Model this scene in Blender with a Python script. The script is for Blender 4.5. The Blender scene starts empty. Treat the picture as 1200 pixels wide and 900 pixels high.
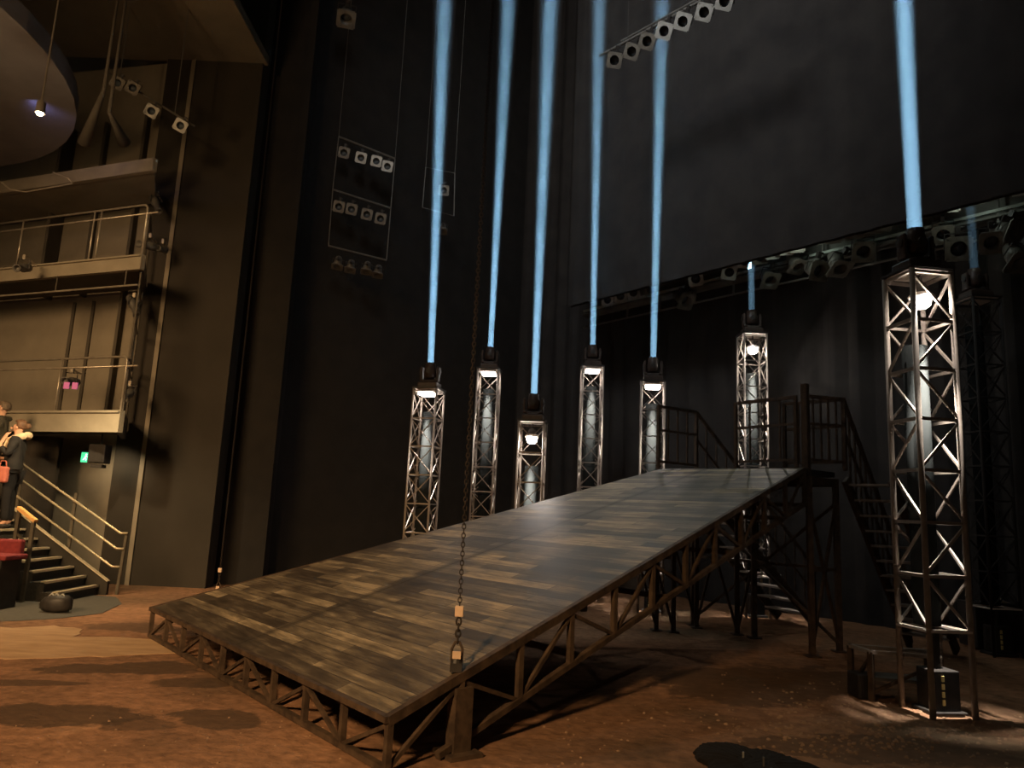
import bpy, bmesh, math, random
from mathutils import Vector as V, Matrix, Euler
random.seed(7)
sc = bpy.context.scene
COL = sc.collection
R = math.radians

# ------------------------------------------------------------------ camera
FPX = 870.0
EYE = V((0, 0, 1.7))
PITCH, ROLL = R(9.67), R(2.64)
_f = V((0, math.cos(PITCH), math.sin(PITCH)))
_r0, _u0 = V((1, 0, 0)), V((0, -math.sin(PITCH), math.cos(PITCH)))
CR = math.cos(ROLL) * _r0 + math.sin(ROLL) * _u0
CU = -math.sin(ROLL) * _r0 + math.cos(ROLL) * _u0
cam = bpy.data.cameras.new('camera')
cam.sensor_width = 36.0
cam.lens = 36.0 * FPX / 1200.0
cam.clip_end = 200
co = bpy.data.objects.new('camera', cam)
COL.objects.link(co)
m = Matrix.Identity(4)
for i in range(3):
    m[i][0], m[i][1], m[i][2], m[i][3] = CR[i], CU[i], -_f[i], EYE[i]
co.matrix_world = m
sc.camera = co

# ------------------------------------------------------------------ look, world
sc.view_settings.view_transform = 'Standard'
sc.view_settings.look = 'None'
sc.view_settings.gamma = 1
sc.view_settings.use_curve_mapping = False
sc.view_settings.exposure = 0.7
sc.cycles.use_denoising = True
sc.cycles.denoising_input_passes = 'RGB_ALBEDO'
sc.cycles.max_bounces = 6
sc.cycles.volume_bounces = 0
sc.cycles.use_light_tree = True
sc.cycles.use_adaptive_sampling = False
sc.cycles.sample_clamp_indirect = 3.0
w = bpy.data.worlds.new('world'); sc.world = w; w.use_nodes = True
bg = w.node_tree.nodes['Background']
bg.inputs[0].default_value = (1.0, 0.84, 0.62, 1)
bg.inputs[1].default_value = 0.012

# stage axes: E runs along the front edge of the ramp, N runs upstage
E = V((0.637, -0.771, 0)); N = V((0.771, 0.637, 0)); Z = V((0, 0, 1))

# ------------------------------------------------------------------ lights of the house and the stage, plus added fill lamps
def light(name, typ, loc, to, energy, color, size=0.5, spot=60, blend=0.5, spread=None):
    l = bpy.data.lights.new(name, typ)
    l.energy = energy; l.color = color
    if typ == 'AREA':
        l.shape = 'DISK'; l.size = size
        if spread: l.spread = R(spread)
    if typ == 'SPOT':
        l.spot_size = R(spot); l.spot_blend = blend; l.shadow_soft_size = size
    if typ == 'POINT':
        l.shadow_soft_size = size
    o = bpy.data.objects.new(name, l); COL.objects.link(o)
    o.location = loc
    d = (V(to) - V(loc))
    o.rotation_euler = d.to_track_quat('-Z', 'Y').to_euler()
    return o
WARM = (1.0, 0.61, 0.29)
COOL = (0.60, 0.85, 1.0)
light('house_light', 'SPOT', (-9.0, -1.5, 7.2), (-8.3, 10.5, 2.2), 5200, WARM, 2.2, 56, 0.8)
light('house_light', 'SPOT', (-5.0, -5.0, 7.5), (-2.6, 6.4, 0.0), 5600, WARM, 0.6, 46, 1.0)
light('aisle_light', 'SPOT', (-7.35, 13.55, 2.6), (-7.6, 14.5, 1.5), 55, (1.0, 0.78, 0.48), 0.04, 100, 0.9)
light('stair_fill_light', 'SPOT', (-6.8, 11.3, 3.7), (-7.3, 12.3, .3), 260, (1.0, 0.74, 0.42), 0.06, 130, 0.8)  # unseen fill lamp added to brighten the steps
light('top_light', 'SPOT', (1.0, 17.0, 12.5), (2.2, 9.3, 1.8), 480, (.70, .95, .92), 0.5, 40, 0.9)
light('overhead_fill_light', 'SPOT', (-1.5, 7.0, 12.3), (4.0, 17.0, 10.5), 1150, (.97, .98, 1.0), 1.2, 110, 1.0)  # added fill lamp without a visible source, lifts the dark upper cloth
light('overhead_fill_light', 'SPOT', (-2.0, 9.0, 14.0), (0.5, 8.5, 1.0), 230, (1.0, .92, .78), 1.0, 75, 1.0)  # second unseen fill, added to brighten the ramp deck from above
light('bridge_fill_light', 'POINT', (5.1, 12.8, 6.75), (0, 0, 0), 6, (.85, 1.0, .88), 0.15)  # unseen fill added behind the border cloth to brighten the bridge strip
light('bridge_fill_light', 'POINT', (6.75, 10.8, 6.75), (0, 0, 0), 4.5, (.85, 1.0, .88), 0.15)  # its twin, also added, for the near end of the bridge
light('floor_fill_light', 'SPOT', (2.0, 1.0, 8.0), (3.6, 7.0, 0.0), 50, (1.0, 0.68, 0.50), 0.3, 24, 1.0)  # added spot standing in for tower lamp light on the clods

# ------------------------------------------------------------------ placing helpers (a direction seen from the seat, met with a real plane)
def ray(x, y): return (x - 600) * CR - (y - 450) * CU + FPX * _f
def atz(x, y, z=0.0):
    d = ray(x, y); return EYE + d * ((z - EYE.z) / d.z)
def atY(x, y, Y):
    d = ray(x, y); return EYE + d * (Y / d.y)
def atN(x, y, n):
    d = ray(x, y); return EYE + d * (n / d.dot(N))

# ------------------------------------------------------------------ materials
def newmat(name):
    m = bpy.data.materials.new(name); m.use_nodes = True
    nt = m.node_tree
    return m, nt, nt.nodes['Principled BSDF']
def noise_ramp(nt, scale, stops, detail=6, coord='Object', rough=0.6, stretch=None, dist=0.0):
    tc = nt.nodes.new('ShaderNodeTexCoord')
    src = tc.outputs[coord]
    if stretch:
        mp = nt.nodes.new('ShaderNodeMapping'); mp.inputs['Scale'].default_value = stretch
        nt.links.new(src, mp.inputs[0]); src = mp.outputs[0]
    n = nt.nodes.new('ShaderNodeTexNoise'); n.inputs['Scale'].default_value = scale
    n.inputs['Detail'].default_value = detail; n.inputs['Roughness'].default_value = rough
    n.inputs['Distortion'].default_value = dist
    nt.links.new(src, n.inputs['Vector'])
    r = nt.nodes.new('ShaderNodeValToRGB')
    els = r.color_ramp.elements
    while len(els) < len(stops): els.new(0.5)
    for e, (p, c) in zip(els, stops):
        e.position = p; e.color = (*c, 1)
    nt.links.new(n.outputs['Fac'], r.inputs[0])
    return n, r
def mat(name, c1, c2=None, scale=6, rough=0.6, metal=0.0, bump=0.0, stretch=None):
    m, nt, b = newmat(name)
    c2 = c2 or tuple(x * 0.7 for x in c1)
    n, r = noise_ramp(nt, scale, [(0.35, c2), (0.65, c1)], stretch=stretch)
    nt.links.new(r.outputs[0], b.inputs['Base Color'])
    b.inputs['Roughness'].default_value = rough
    b.inputs['Metallic'].default_value = metal
    b.inputs['Specular IOR Level'].default_value = 0.3
    if bump:
        bp = nt.nodes.new('ShaderNodeBump'); bp.inputs['Strength'].default_value = bump
        bp.inputs['Distance'].default_value = 0.02
        nt.links.new(n.outputs['Fac'], bp.inputs['Height']); nt.links.new(bp.outputs[0], b.inputs['Normal'])
    return m
def emis(name, c, s):
    m, nt, b = newmat(name)
    b.inputs['Base Color'].default_value = (*c, 1)
    b.inputs['Emission Color'].default_value = (*c, 1)
    b.inputs['Emission Strength'].default_value = s
    return m
M = {}
M['rust'] = mat('rusty_steel', (0.085, 0.055, 0.033), (0.035, 0.023, 0.015), 9, 0.7, 0.1, 0.3)
M['tower_unlit'] = mat('darkened_tower_steel', (0.03, 0.028, 0.026), (0.02, 0.018, 0.016), 7, 0.8)  # tower steel with its colour darkened to look unlit
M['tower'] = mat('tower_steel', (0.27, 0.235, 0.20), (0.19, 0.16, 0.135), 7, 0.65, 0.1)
M['core'] = mat('core_pipe', (0.018, 0.020, 0.020), (0.014, 0.016, 0.016), 3, 1.0)
M['core'].node_tree.nodes['Principled BSDF'].inputs['Specular IOR Level'].default_value = 0.0
M['black'] = mat('black_metal', (0.030, 0.026, 0.023), (0.018, 0.016, 0.014), 8, 0.5)
M['headbrown'] = mat('lamp_housing', (0.05, 0.032, 0.024), (0.025, 0.018, 0.014), 8, 0.45)
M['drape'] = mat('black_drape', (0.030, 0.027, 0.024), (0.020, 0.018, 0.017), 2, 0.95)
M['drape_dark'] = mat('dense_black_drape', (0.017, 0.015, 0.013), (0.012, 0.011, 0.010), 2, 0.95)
M['drape_dim'] = mat('charcoal_drape', (0.05, 0.042, 0.032), (0.03, 0.025, 0.02), 2, 0.95)
M['panel'] = mat('dark_wall_paint', (0.030, 0.025, 0.018), (0.023, 0.019, 0.013), 1.2, 0.8)
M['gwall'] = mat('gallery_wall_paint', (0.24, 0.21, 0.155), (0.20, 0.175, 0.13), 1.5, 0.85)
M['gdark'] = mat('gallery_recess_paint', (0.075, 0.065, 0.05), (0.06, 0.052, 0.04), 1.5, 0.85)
M['fascia'] = mat('gallery_fascia_paint', (0.26, 0.23, 0.17), (0.21, 0.185, 0.135), 2, 0.8)
M['ceil'] = mat('ceiling_paint', (0.16, 0.135, 0.09), (0.12, 0.10, 0.07), 0.7, 0.9)
M['ring'] = mat('ceiling_ring_paint', (0.15, 0.14, 0.14), (0.11, 0.10, 0.10), 0.8, 0.8)
M['rail'] = mat('rail_steel', (0.42, 0.38, 0.30), (0.30, 0.26, 0.2), 6, 0.35, 0.5)
M['railbright'] = mat('rail_brass', (0.46, 0.39, 0.26), (0.36, 0.30, 0.20), 6, 0.35, 0.3)
M['post'] = mat('rail_post', (0.10, 0.085, 0.06), None, 6, 0.5, 0.3)
M['handwood'] = mat('handrail_wood', (0.75, 0.45, 0.17), (0.6, 0.34, 0.12), 8, 0.45, 0, 0, (1, 8, 8))
M['carpet'] = mat('stair_carpet', (0.055, 0.048, 0.036), (0.035, 0.03, 0.024), 30, 0.95)
M['nosing'] = mat('stair_nosing', (0.55, 0.47, 0.32), (0.42, 0.36, 0.24), 12, 0.5, 0.2)
M['grey_floor'] = mat('grey_carpet', (0.085, 0.082, 0.066), (0.065, 0.06, 0.05), 20, 0.95)
M['tan'] = mat('tan_boards', (0.40, 0.27, 0.15), (0.30, 0.19, 0.10), 2.2, 0.9, 0, 0.1, (1, 3, 1))
M['velvet'] = mat('red_velvet', (0.22, 0.035, 0.035), (0.15, 0.022, 0.025), 14, 0.9)
M['whiteframe'] = mat('pale_colour_frame', (0.40, 0.40, 0.36), (0.28, 0.28, 0.25), 6, 0.5, 0.2)
M['dimframe'] = mat('worn_colour_frame', (0.16, 0.15, 0.12), (0.10, 0.09, 0.075), 6, 0.5, 0.2)
M['greybody'] = mat('grey_lamp_body', (0.12, 0.115, 0.10), (0.08, 0.075, 0.065), 6, 0.5, 0.2)
M['bridge'] = mat('bridge_paint', (0.13, 0.13, 0.11), (0.08, 0.08, 0.07), 1.6, 0.8)
M['bridgerail'] = mat('bridge_rail', (0.34, 0.38, 0.33), (0.2, 0.22, 0.19), 5, 0.5)
M['chain'] = mat('chain_steel', (0.040, 0.029, 0.020), (0.022, 0.016, 0.012), 30, 0.6, 0.2)
M['tag'] = mat('pale_tag', (0.62, 0.45, 0.30), (0.5, 0.36, 0.24), 10, 0.6)
M['yellow'] = mat('yellow_tape', (0.75, 0.62, 0.26), (0.6, 0.5, 0.2), 10, 0.6)
M['skin'] = mat('skin', (0.62, 0.37, 0.24), (0.55, 0.31, 0.20), 4, 0.55)
M['hair_brown'] = mat('brown_hair', (0.16, 0.085, 0.045), (0.09, 0.05, 0.028), 25, 0.6, 0, 0.3)
M['hair_grey'] = mat('greying_hair', (0.20, 0.15, 0.10), (0.10, 0.075, 0.05), 25, 0.6, 0, 0.3)
M['coat'] = mat('black_coat', (0.022, 0.020, 0.018), (0.014, 0.013, 0.012), 10, 0.8)
M['olive'] = mat('olive_coat', (0.055, 0.048, 0.030), (0.035, 0.03, 0.02), 10, 0.8)
M['fur'] = mat('cream_fur', (0.70, 0.55, 0.36), (0.50, 0.38, 0.24), 40, 0.95, 0, 0.8)
M['scarf'] = mat('coral_bag', (0.48, 0.15, 0.10), (0.38, 0.11, 0.08), 6, 0.7)
M['jeans'] = mat('dark_trousers', (0.012, 0.011, 0.011), None, 10, 0.85)
M['stripe'] = mat('pale_sleeve', (0.42, 0.36, 0.26), (0.10, 0.085, 0.06), 3, 0.8, 0, 0, (1, 1, 14))
M['shoe'] = mat('dark_shoe_leather', (0.02, 0.017, 0.014), None, 8, 0.6)
M['glass_lens'] = mat('lamp_glass', (0.10, 0.12, 0.14), (0.05, 0.06, 0.07), 20, 0.12)
M['exit'] = emis('exit_sign_green', (0.03, 0.50, 0.24), 0.8)
M['exit_white'] = emis('exit_sign_white', (0.75, 1.0, 0.85), 1.3)
M['bulb'] = emis('bulb_glow', (1.0, 0.88, 0.80), 20)
M['housebulb'] = emis('house_lamp_glow', (1.0, 0.78, 0.45), 60)
M['pinkgel'] = emis('pink_gel_glow', (0.50, 0.13, 0.32), 0.16)
M['blackfur'] = mat('black_shag', (0.010, 0.008, 0.007), None, 30, 1.0)
M['paleplate'] = mat('pale_underplate', (0.62, 0.57, 0.50), (0.5, 0.45, 0.4), 6, 0.7)

def floor_material():
    m, nt, b = newmat('dirt_floor')
    L = nt.links.new
    n1, r1 = noise_ramp(nt, 0.55, [(0.30, (0.115, 0.078, 0.045)), (0.46, (0.21, 0.115, 0.064)), (0.62, (0.30, 0.160, 0.086)), (0.78, (0.36, 0.215, 0.12))], 8, dist=0.6)
    n2, r2 = noise_ramp(nt, 9.0, [(0.30, (0.62, 0.62, 0.62)), (0.7, (1.2, 1.2, 1.2))], 8)
    mul = nt.nodes.new('ShaderNodeMixRGB'); mul.blend_type = 'MULTIPLY'; mul.inputs[0].default_value = 1
    L(r1.outputs[0], mul.inputs[1]); L(r2.outputs[0], mul.inputs[2])
    tc = nt.nodes.new('ShaderNodeTexCoord')
    nd = nt.nodes.new('ShaderNodeTexNoise'); nd.inputs['Scale'].default_value = 2.2; nd.inputs['Detail'].default_value = 8
    nd.inputs['Roughness'].default_value = 0.65
    L(tc.outputs['Object'], nd.inputs['Vector'])
    last = mul.outputs[0]
    # damp patches of darker earth: centre, radii, turn
    for cx, cy, rx, ry, a, k in WET:
        mp = nt.nodes.new('ShaderNodeMapping'); mp.vector_type = 'TEXTURE'
        mp.inputs['Location'].default_value = (cx, cy, 0)
        mp.inputs['Rotation'].default_value = (0, 0, a)
        mp.inputs['Scale'].default_value = (rx, ry, 1)
        L(tc.outputs['Object'], mp.inputs[0])
        ln = nt.nodes.new('ShaderNodeVectorMath'); ln.operation = 'LENGTH'
        L(mp.outputs[0], ln.inputs[0])
        ad = nt.nodes.new('ShaderNodeMath'); ad.operation = 'MULTIPLY_ADD'
        ad.inputs[1].default_value = 1.8; L(nd.outputs['Fac'], ad.inputs[0]); L(ln.outputs['Value'], ad.inputs[2])
        mr = nt.nodes.new('ShaderNodeMapRange'); mr.inputs['From Min'].default_value = 1.80; mr.inputs['From Max'].default_value = 1.94
        mr.inputs['To Min'].default_value = k; mr.inputs['To Max'].default_value = 0
        L(ad.outputs[0], mr.inputs['Value'])
        mx = nt.nodes.new('ShaderNodeMixRGB'); mx.inputs[2].default_value = (0.062, 0.042, 0.027, 1)
        L(mr.outputs[0], mx.inputs[0]); L(last, mx.inputs[1]); last = mx.outputs[0]
    L(last, b.inputs['Base Color'])
    b.inputs['Roughness'].default_value = 0.95
    b.inputs['Specular IOR Level'].default_value = 0.15
    n3, _ = noise_ramp(nt, 14.0, [(0.3, (0, 0, 0)), (0.7, (1, 1, 1))], 10)
    bp = nt.nodes.new('ShaderNodeBump'); bp.inputs['Strength'].default_value = 0.6; bp.inputs['Distance'].default_value = 0.04
    L(n3.outputs['Fac'], bp.inputs['Height']); L(bp.outputs[0], b.inputs['Normal'])
    return m
WET = []
for px, py, rx, ry, a, k in [(70, 838, 0.62, 0.34, 0.1, .8), (160, 783, 0.85, 0.30, 0.25, .8), (255, 842, 0.40, 0.24, -0.3, .75),
                             (165, 850, 0.30, 0.18, 0.0, .6), (225, 800, .35, .2, 0, .7), (640, 880, 1.0, .3, .2, .3), (1050, 880, 1.2, .4, 0, .6), (900, 800, 1.5, .8, .5, .7), (160, 735, .6, .35, 0, .6), (35, 800, .5, .12, .1, .7)]:
    p = atz(px, py); WET.append((p.x, p.y, rx, ry, a, k))
M['dirt'] = floor_material()

# deck boards: local X runs along the boards, local Y up the slope
def deck_material():
    m, nt, b = newmat('worn_deck_boards')
    L = nt.links.new
    tc = nt.nodes.new('ShaderNodeTexCoord')
    br = nt.nodes.new('ShaderNodeTexBrick')
    br.offset = 0.5; br.offset_frequency = 2
    for k, v in (('Scale', 1.0), ('Mortar Size', 0.004), ('Mortar Smooth', 0.1), ('Bias', 0.0), ('Brick Width', 1.35), ('Row Height', 0.135)):
        br.inputs[k].default_value = v
    br.inputs['Color1'].default_value = (0, 0, 0, 1); br.inputs['Color2'].default_value = (1, 1, 1, 1)
    br.inputs['Mortar'].default_value = (0.5, 0.5, 0.5, 1)
    L(tc.outputs['Object'], br.inputs['Vector'])
    # grain stretched along the board
    mp = nt.nodes.new('ShaderNodeMapping'); mp.inputs['Scale'].default_value = (1.1, 9, 1)
    L(tc.outputs['Object'], mp.inputs[0])
    n = nt.nodes.new('ShaderNodeTexNoise'); n.inputs['Scale'].default_value = 1.6; n.inputs['Detail'].default_value = 9; n.inputs['Roughness'].default_value = 0.7
    L(mp.outputs[0], n.inputs['Vector'])
    nw = nt.nodes.new('ShaderNodeTexNoise'); nw.inputs['Scale'].default_value = 0.9; nw.inputs['Detail'].default_value = 5
    L(tc.outputs['Object'], nw.inputs['Vector'])
    def mth(op, a, bb, c=None):
        q = nt.nodes.new('ShaderNodeMath'); q.operation = op
        for i, v in enumerate((a, bb, c)):
            if v is None: continue
            if isinstance(v, (int, float)): q.inputs[i].default_value = v
            else: L(v, q.inputs[i])
        return q.outputs[0]
    bw = nt.nodes.new('ShaderNodeRGBToBW'); L(br.outputs['Color'], bw.inputs[0])
    v = mth('MULTIPLY_ADD', bw.outputs[0], 0.26, mth('MULTIPLY_ADD', n.outputs['Fac'], 0.75, mth('MULTIPLY', nw.outputs['Fac'], 0.55)))
    r = nt.nodes.new('ShaderNodeValToRGB'); L(v, r.inputs[0])
    els = r.color_ramp.elements
    while len(els) < 4: els.new(.5)
    for e, (p, c) in zip(els, [(0.52, (0.022, 0.016, 0.010)), (0.70, (0.060, 0.045, 0.029)), (0.84, (0.15, 0.118, 0.072)), (0.97, (0.34, 0.265, 0.16))]):
        e.position = p; e.color = (*c, 1)
    # grooves and one soft-edged dark line along the middle joint
    gr = nt.nodes.new('ShaderNodeMixRGB'); gr.inputs[2].default_value = (0.02, 0.015, 0.01, 1)
    L(mth('MULTIPLY', br.outputs['Fac'], 0.8), gr.inputs[0]); L(r.outputs[0], gr.inputs[1])
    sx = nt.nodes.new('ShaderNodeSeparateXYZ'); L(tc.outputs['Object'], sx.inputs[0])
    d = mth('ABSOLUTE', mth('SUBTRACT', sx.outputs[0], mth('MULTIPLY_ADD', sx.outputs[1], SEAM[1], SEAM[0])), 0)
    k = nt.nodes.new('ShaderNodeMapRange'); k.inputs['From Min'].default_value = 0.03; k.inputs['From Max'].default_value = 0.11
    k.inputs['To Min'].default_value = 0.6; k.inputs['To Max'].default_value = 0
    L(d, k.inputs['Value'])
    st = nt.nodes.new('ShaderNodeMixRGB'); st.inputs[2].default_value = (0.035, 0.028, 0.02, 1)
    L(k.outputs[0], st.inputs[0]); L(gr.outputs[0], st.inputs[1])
    L(st.outputs[0], b.inputs['Base Color'])
    rr = nt.nodes.new('ShaderNodeMapRange'); rr.inputs['To Min'].default_value = 0.42; rr.inputs['To Max'].default_value = 0.7
    L(n.outputs['Fac'], rr.inputs['Value']); L(rr.outputs[0], b.inputs['Roughness'])
    b.inputs['Specular IOR Level'].default_value = 0.4
    bp = nt.nodes.new('ShaderNodeBump'); bp.inputs['Strength'].default_value = 0.35; bp.inputs['Distance'].default_value = 0.01
    L(mth('SUBTRACT', n.outputs['Fac'], br.outputs['Fac']), bp.inputs['Height']); L(bp.outputs[0], b.inputs['Normal'])
    return m

# haze that the shafts of light show up in
def haze_material():
    m = bpy.data.materials.new('theatre_haze'); m.use_nodes = True
    nt = m.node_tree; nt.nodes.clear()
    o = nt.nodes.new('ShaderNodeOutputMaterial'); v = nt.nodes.new('ShaderNodeVolumeScatter')
    v.inputs['Color'].default_value = (1, 1, 1, 1)
    v.inputs['Density'].default_value = 0.05; v.inputs['Anisotropy'].default_value = 0.0
    nt.links.new(v.outputs[0], o.inputs['Volume'])
    return m
M['haze'] = haze_material(); M['haze'].cycles.volume_sampling = 'EQUIANGULAR'

# ------------------------------------------------------------------ mesh builder
ROOTS = {}
class MB:
    def __init__(s): s.v = []; s.f = []
    def add(s, vs, fs):
        o = len(s.v); s.v += [V(p) for p in vs]; s.f += [tuple(o + i for i in f) for f in fs]; return s
    def box(s, c, size, rz=0, mtx=None):
        c = V(c); hx, hy, hz = (q / 2 for q in size)
        Mx = mtx or Matrix.Rotation(rz, 3, 'Z')
        pts = [c + Mx @ V((x * hx, y * hy, z * hz)) for x in (-1, 1) for y in (-1, 1) for z in (-1, 1)]
        return s.add(pts, [(0, 1, 3, 2), (4, 6, 7, 5), (0, 4, 5, 1), (2, 3, 7, 6), (0, 2, 6, 4), (1, 5, 7, 3)])
    def bar(s, p, q, w=0.04, h=None, up=Z, ext=0.0):
        p, q = V(p), V(q); h = h or w
        d = (q - p).normalized(); p = p - d * ext; q = q + d * ext
        up = V(up)
        if abs(d.dot(up)) > 0.95: up = V((1, 0, 0)) if abs(d.x) < 0.9 else V((0, 1, 0))
        a = d.cross(up).normalized(); b = a.cross(d).normalized()
        pts = []
        for c in (p, q):
            for sx, sy in ((-1, -1), (1, -1), (1, 1), (-1, 1)):
                pts.append(c + a * sx * w / 2 + b * sy * h / 2)
        return s.add(pts, [(3, 2, 1, 0), (4, 5, 6, 7), (0, 1, 5, 4), (1, 2, 6, 5), (2, 3, 7, 6), (3, 0, 4, 7)])
    def path(s, pts, r, n=8, closed=False):
        pts = [V(p) for p in pts]; k = len(pts); rings = []
        nrm = None
        for i, p in enumerate(pts):
            if closed: d = (pts[(i + 1) % k] - pts[i - 1]).normalized()
            else: d = (pts[min(i + 1, k - 1)] - pts[max(i - 1, 0)]).normalized()
            if nrm is None:
                t = Z if abs(d.z) < 0.9 else V((1, 0, 0))
                nrm = (t - d * t.dot(d)).normalized()
            else:
                nrm = (nrm - d * nrm.dot(d)).normalized()
            b = d.cross(nrm)
            rr = r[i] if isinstance(r, (list, tuple)) else r
            rings.append([p + (nrm * math.cos(a) + b * math.sin(a)) * rr for a in [2 * math.pi * j / n for j in range(n)]])
        vs = [x for g in rings for x in g]; fs = []
        for i in range(k if closed else k - 1):
            i2 = (i + 1) % k
            for j in range(n):
                fs.append((i * n + j, i * n + (j + 1) % n, i2 * n + (j + 1) % n, i2 * n + j))
        if not closed:
            fs.append(tuple(range(n))[::-1]); fs.append(tuple((k - 1) * n + j for j in range(n)))
        return s.add(vs, fs)
    def tube(s, p, q, r, n=10, r2=None): return s.path([p, q], [r, r2 if r2 is not None else r], n)
    def lathe(s, prof, c=(0, 0, 0), n=20, axis=None):
        # prof: list of (radius, height); optional axis vector
        ax = V(axis).normalized() if axis is not None else Z
        q = Z.rotation_difference(ax)
        c = V(c); vs = []; fs = []
        for r, h in prof:
            for j in range(n):
                a = 2 * math.pi * j / n
                vs.append(c + q @ V((r * math.cos(a), r * math.sin(a), h)))
        for i in range(len(prof) - 1):
            for j in range(n):
                fs.append((i * n + j, i * n + (j + 1) % n, (i + 1) * n + (j + 1) % n, (i + 1) * n + j))
        if prof[0][0] > 1e-5: fs.append(tuple(range(n))[::-1])
        if prof[-1][0] > 1e-5: fs.append(tuple((len(prof) - 1) * n + j for j in range(n)))
        return s.add(vs, fs)
    def prism(s, pts, thick):
        # polygon (list of 3D points) extruded by vector
        n = len(pts); pts = [V(p) for p in pts]; t = V(thick)
        return s.add(pts + [p + t for p in pts], [tuple(range(n))[::-1], tuple(range(n, 2 * n))] + [(i, (i + 1) % n, (i + 1) % n + n, i + n) for i in range(n)])
    def build(s, name, m, parent=None, world=True, smooth=False, bevel=0.0, **tags):
        me = bpy.data.meshes.new(name)
        T = Matrix.Identity(4)
        if parent is not None and world:
            T = ROOTS.get(parent.name, Matrix.Identity(4)).inverted()
        me.from_pydata([T @ p for p in s.v], [], s.f)
        bm = bmesh.new(); bm.from_mesh(me); bmesh.ops.recalc_face_normals(bm, faces=bm.faces); bm.to_mesh(me); bm.free()
        me.materials.append(m)
        if smooth:
            for p in me.polygons: p.use_smooth = True
        o = bpy.data.objects.new(name, me); COL.objects.link(o)
        if parent is not None:
            o.parent = parent
            ROOTS[o.name] = ROOTS.get(parent.name, Matrix.Identity(4))
        if bevel:
            b = o.modifiers.new('bevel', 'BEVEL'); b.width = bevel; b.segments = 2
        for k, v in tags.items(): o[k] = v
        return o
def thing(name, label, cat, loc=(0, 0, 0), rz=0.0, group=None):
    o = bpy.data.objects.new(name, None); COL.objects.link(o)
    o.location = loc; o.rotation_euler = (0, 0, rz); o.empty_display_size = 0.1
    o['label'] = label; o['category'] = cat
    if group: o['group'] = group
    ROOTS[o.name] = Matrix.Translation(V(loc)) @ Matrix.Rotation(rz, 4, 'Z')
    return o
def tag(o, label, cat, group=None, kind=None):
    o['label'] = label; o['category'] = cat
    if group: o['group'] = group
    if kind: o['kind'] = kind
    return o
def struct(name, mb, m, **k):
    o = mb.build(name, m, **k); o['kind'] = 'structure'; return o
def copy_tree(src, parent=None):
    c = src.copy(); COL.objects.link(c); c.parent = parent
    for ch in list(src.children):
        if ch.name in ROOTS: copy_tree(ch, c)
    ROOTS[c.name] = Matrix.Identity(4)
    return c
def arc(c, a, b, r, n=5):
    """rounded corner at c between directions a and b"""
    a, b = V(a).normalized() * r, V(b).normalized() * r
    c = V(c); out = []
    for i in range(n + 1):
        t = i / n
        out.append(c + a * (1 - t) ** 2 + b * t ** 2)
    return out

# ================================================================== the setting
mb = MB(); mb.box((-1, 9, -0.15), (36, 36, 0.3)); struct('floor', mb, M['dirt'])
def pleated(mb, p, q, z0, z1, step=0.12, amp=0.05, seed=0):
    rnd = random.Random(seed); p, q = V(p), V(q); L = (q - p).length; d = (q - p).normalized(); nn = V((-d.y, d.x, 0))
    k = int(L / step); vs = []; ph = 0
    for i in range(k + 1):
        ph += rnd.uniform(0.7, 1.5); o = nn * amp * math.sin(ph * 1.3)
        b = p + d * L * i / k + o
        vs += [b + Z * z0, b + Z * z1]
    mb.add(vs, [(2 * i, 2 * i + 2, 2 * i + 3, 2 * i + 1) for i in range(k)])
    off = nn * 0.1
    mb.add([v + off for v in vs], [(2 * i + 1, 2 * i + 3, 2 * i + 2, 2 * i) for i in range(k)])
# upstage black cloth
mb = MB(); pleated(mb, V((8.2, 11.7, 0)) + E * 9, V((8.2, 11.7, 0)) - E * 13.5, 0.0, 18, seed=1)
struct('wall_back', mb, M['drape'])
# side wall of the stage behind the lamp ladders
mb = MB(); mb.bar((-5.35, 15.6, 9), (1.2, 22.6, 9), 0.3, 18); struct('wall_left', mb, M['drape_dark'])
mb = MB(); mb.box((-1, 9, 18.15), (36, 36, 0.3)); struct('ceiling', mb, M['drape'])
# portal walls at the left edge of the stage
pA = atz(240, 690); pB = atz(157, 686)
mb = MB(); mb.box(((-5.58 - 7.6) / 2, 14.62, 9), (-5.58 + 7.6, 0.4, 18)); struct('wall_portal', mb, M['panel'])
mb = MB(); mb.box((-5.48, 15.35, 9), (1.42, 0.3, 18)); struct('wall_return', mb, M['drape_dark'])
# gallery back wall with pilasters
mb = MB()
K = V((-6.67, 12.7, 0)); G = V((-0.936, 0.352, 0)); GS = V((-0.42, 0.907, 0))      # gallery corner, run of the galleries, side return
wl0 = V((-6.99, 14.38, 0))
wl1 = wl0 + G * 7
mb.prism([wl0, wl1, wl1 + V((-.2, .3, 0)), wl0 + V((-.25, .3, 0))], (0, 0, 18))
struct('wall_gallery', mb, M['gwall'])
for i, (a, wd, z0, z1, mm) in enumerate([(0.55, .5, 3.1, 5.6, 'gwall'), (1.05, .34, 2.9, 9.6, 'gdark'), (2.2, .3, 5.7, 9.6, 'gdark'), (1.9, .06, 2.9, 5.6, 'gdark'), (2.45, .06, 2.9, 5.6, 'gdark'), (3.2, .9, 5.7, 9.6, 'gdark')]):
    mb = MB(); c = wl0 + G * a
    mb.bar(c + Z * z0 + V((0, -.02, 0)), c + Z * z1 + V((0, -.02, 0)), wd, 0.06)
    struct('trim_%d' % (i + 1), mb, M[mm])

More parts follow.
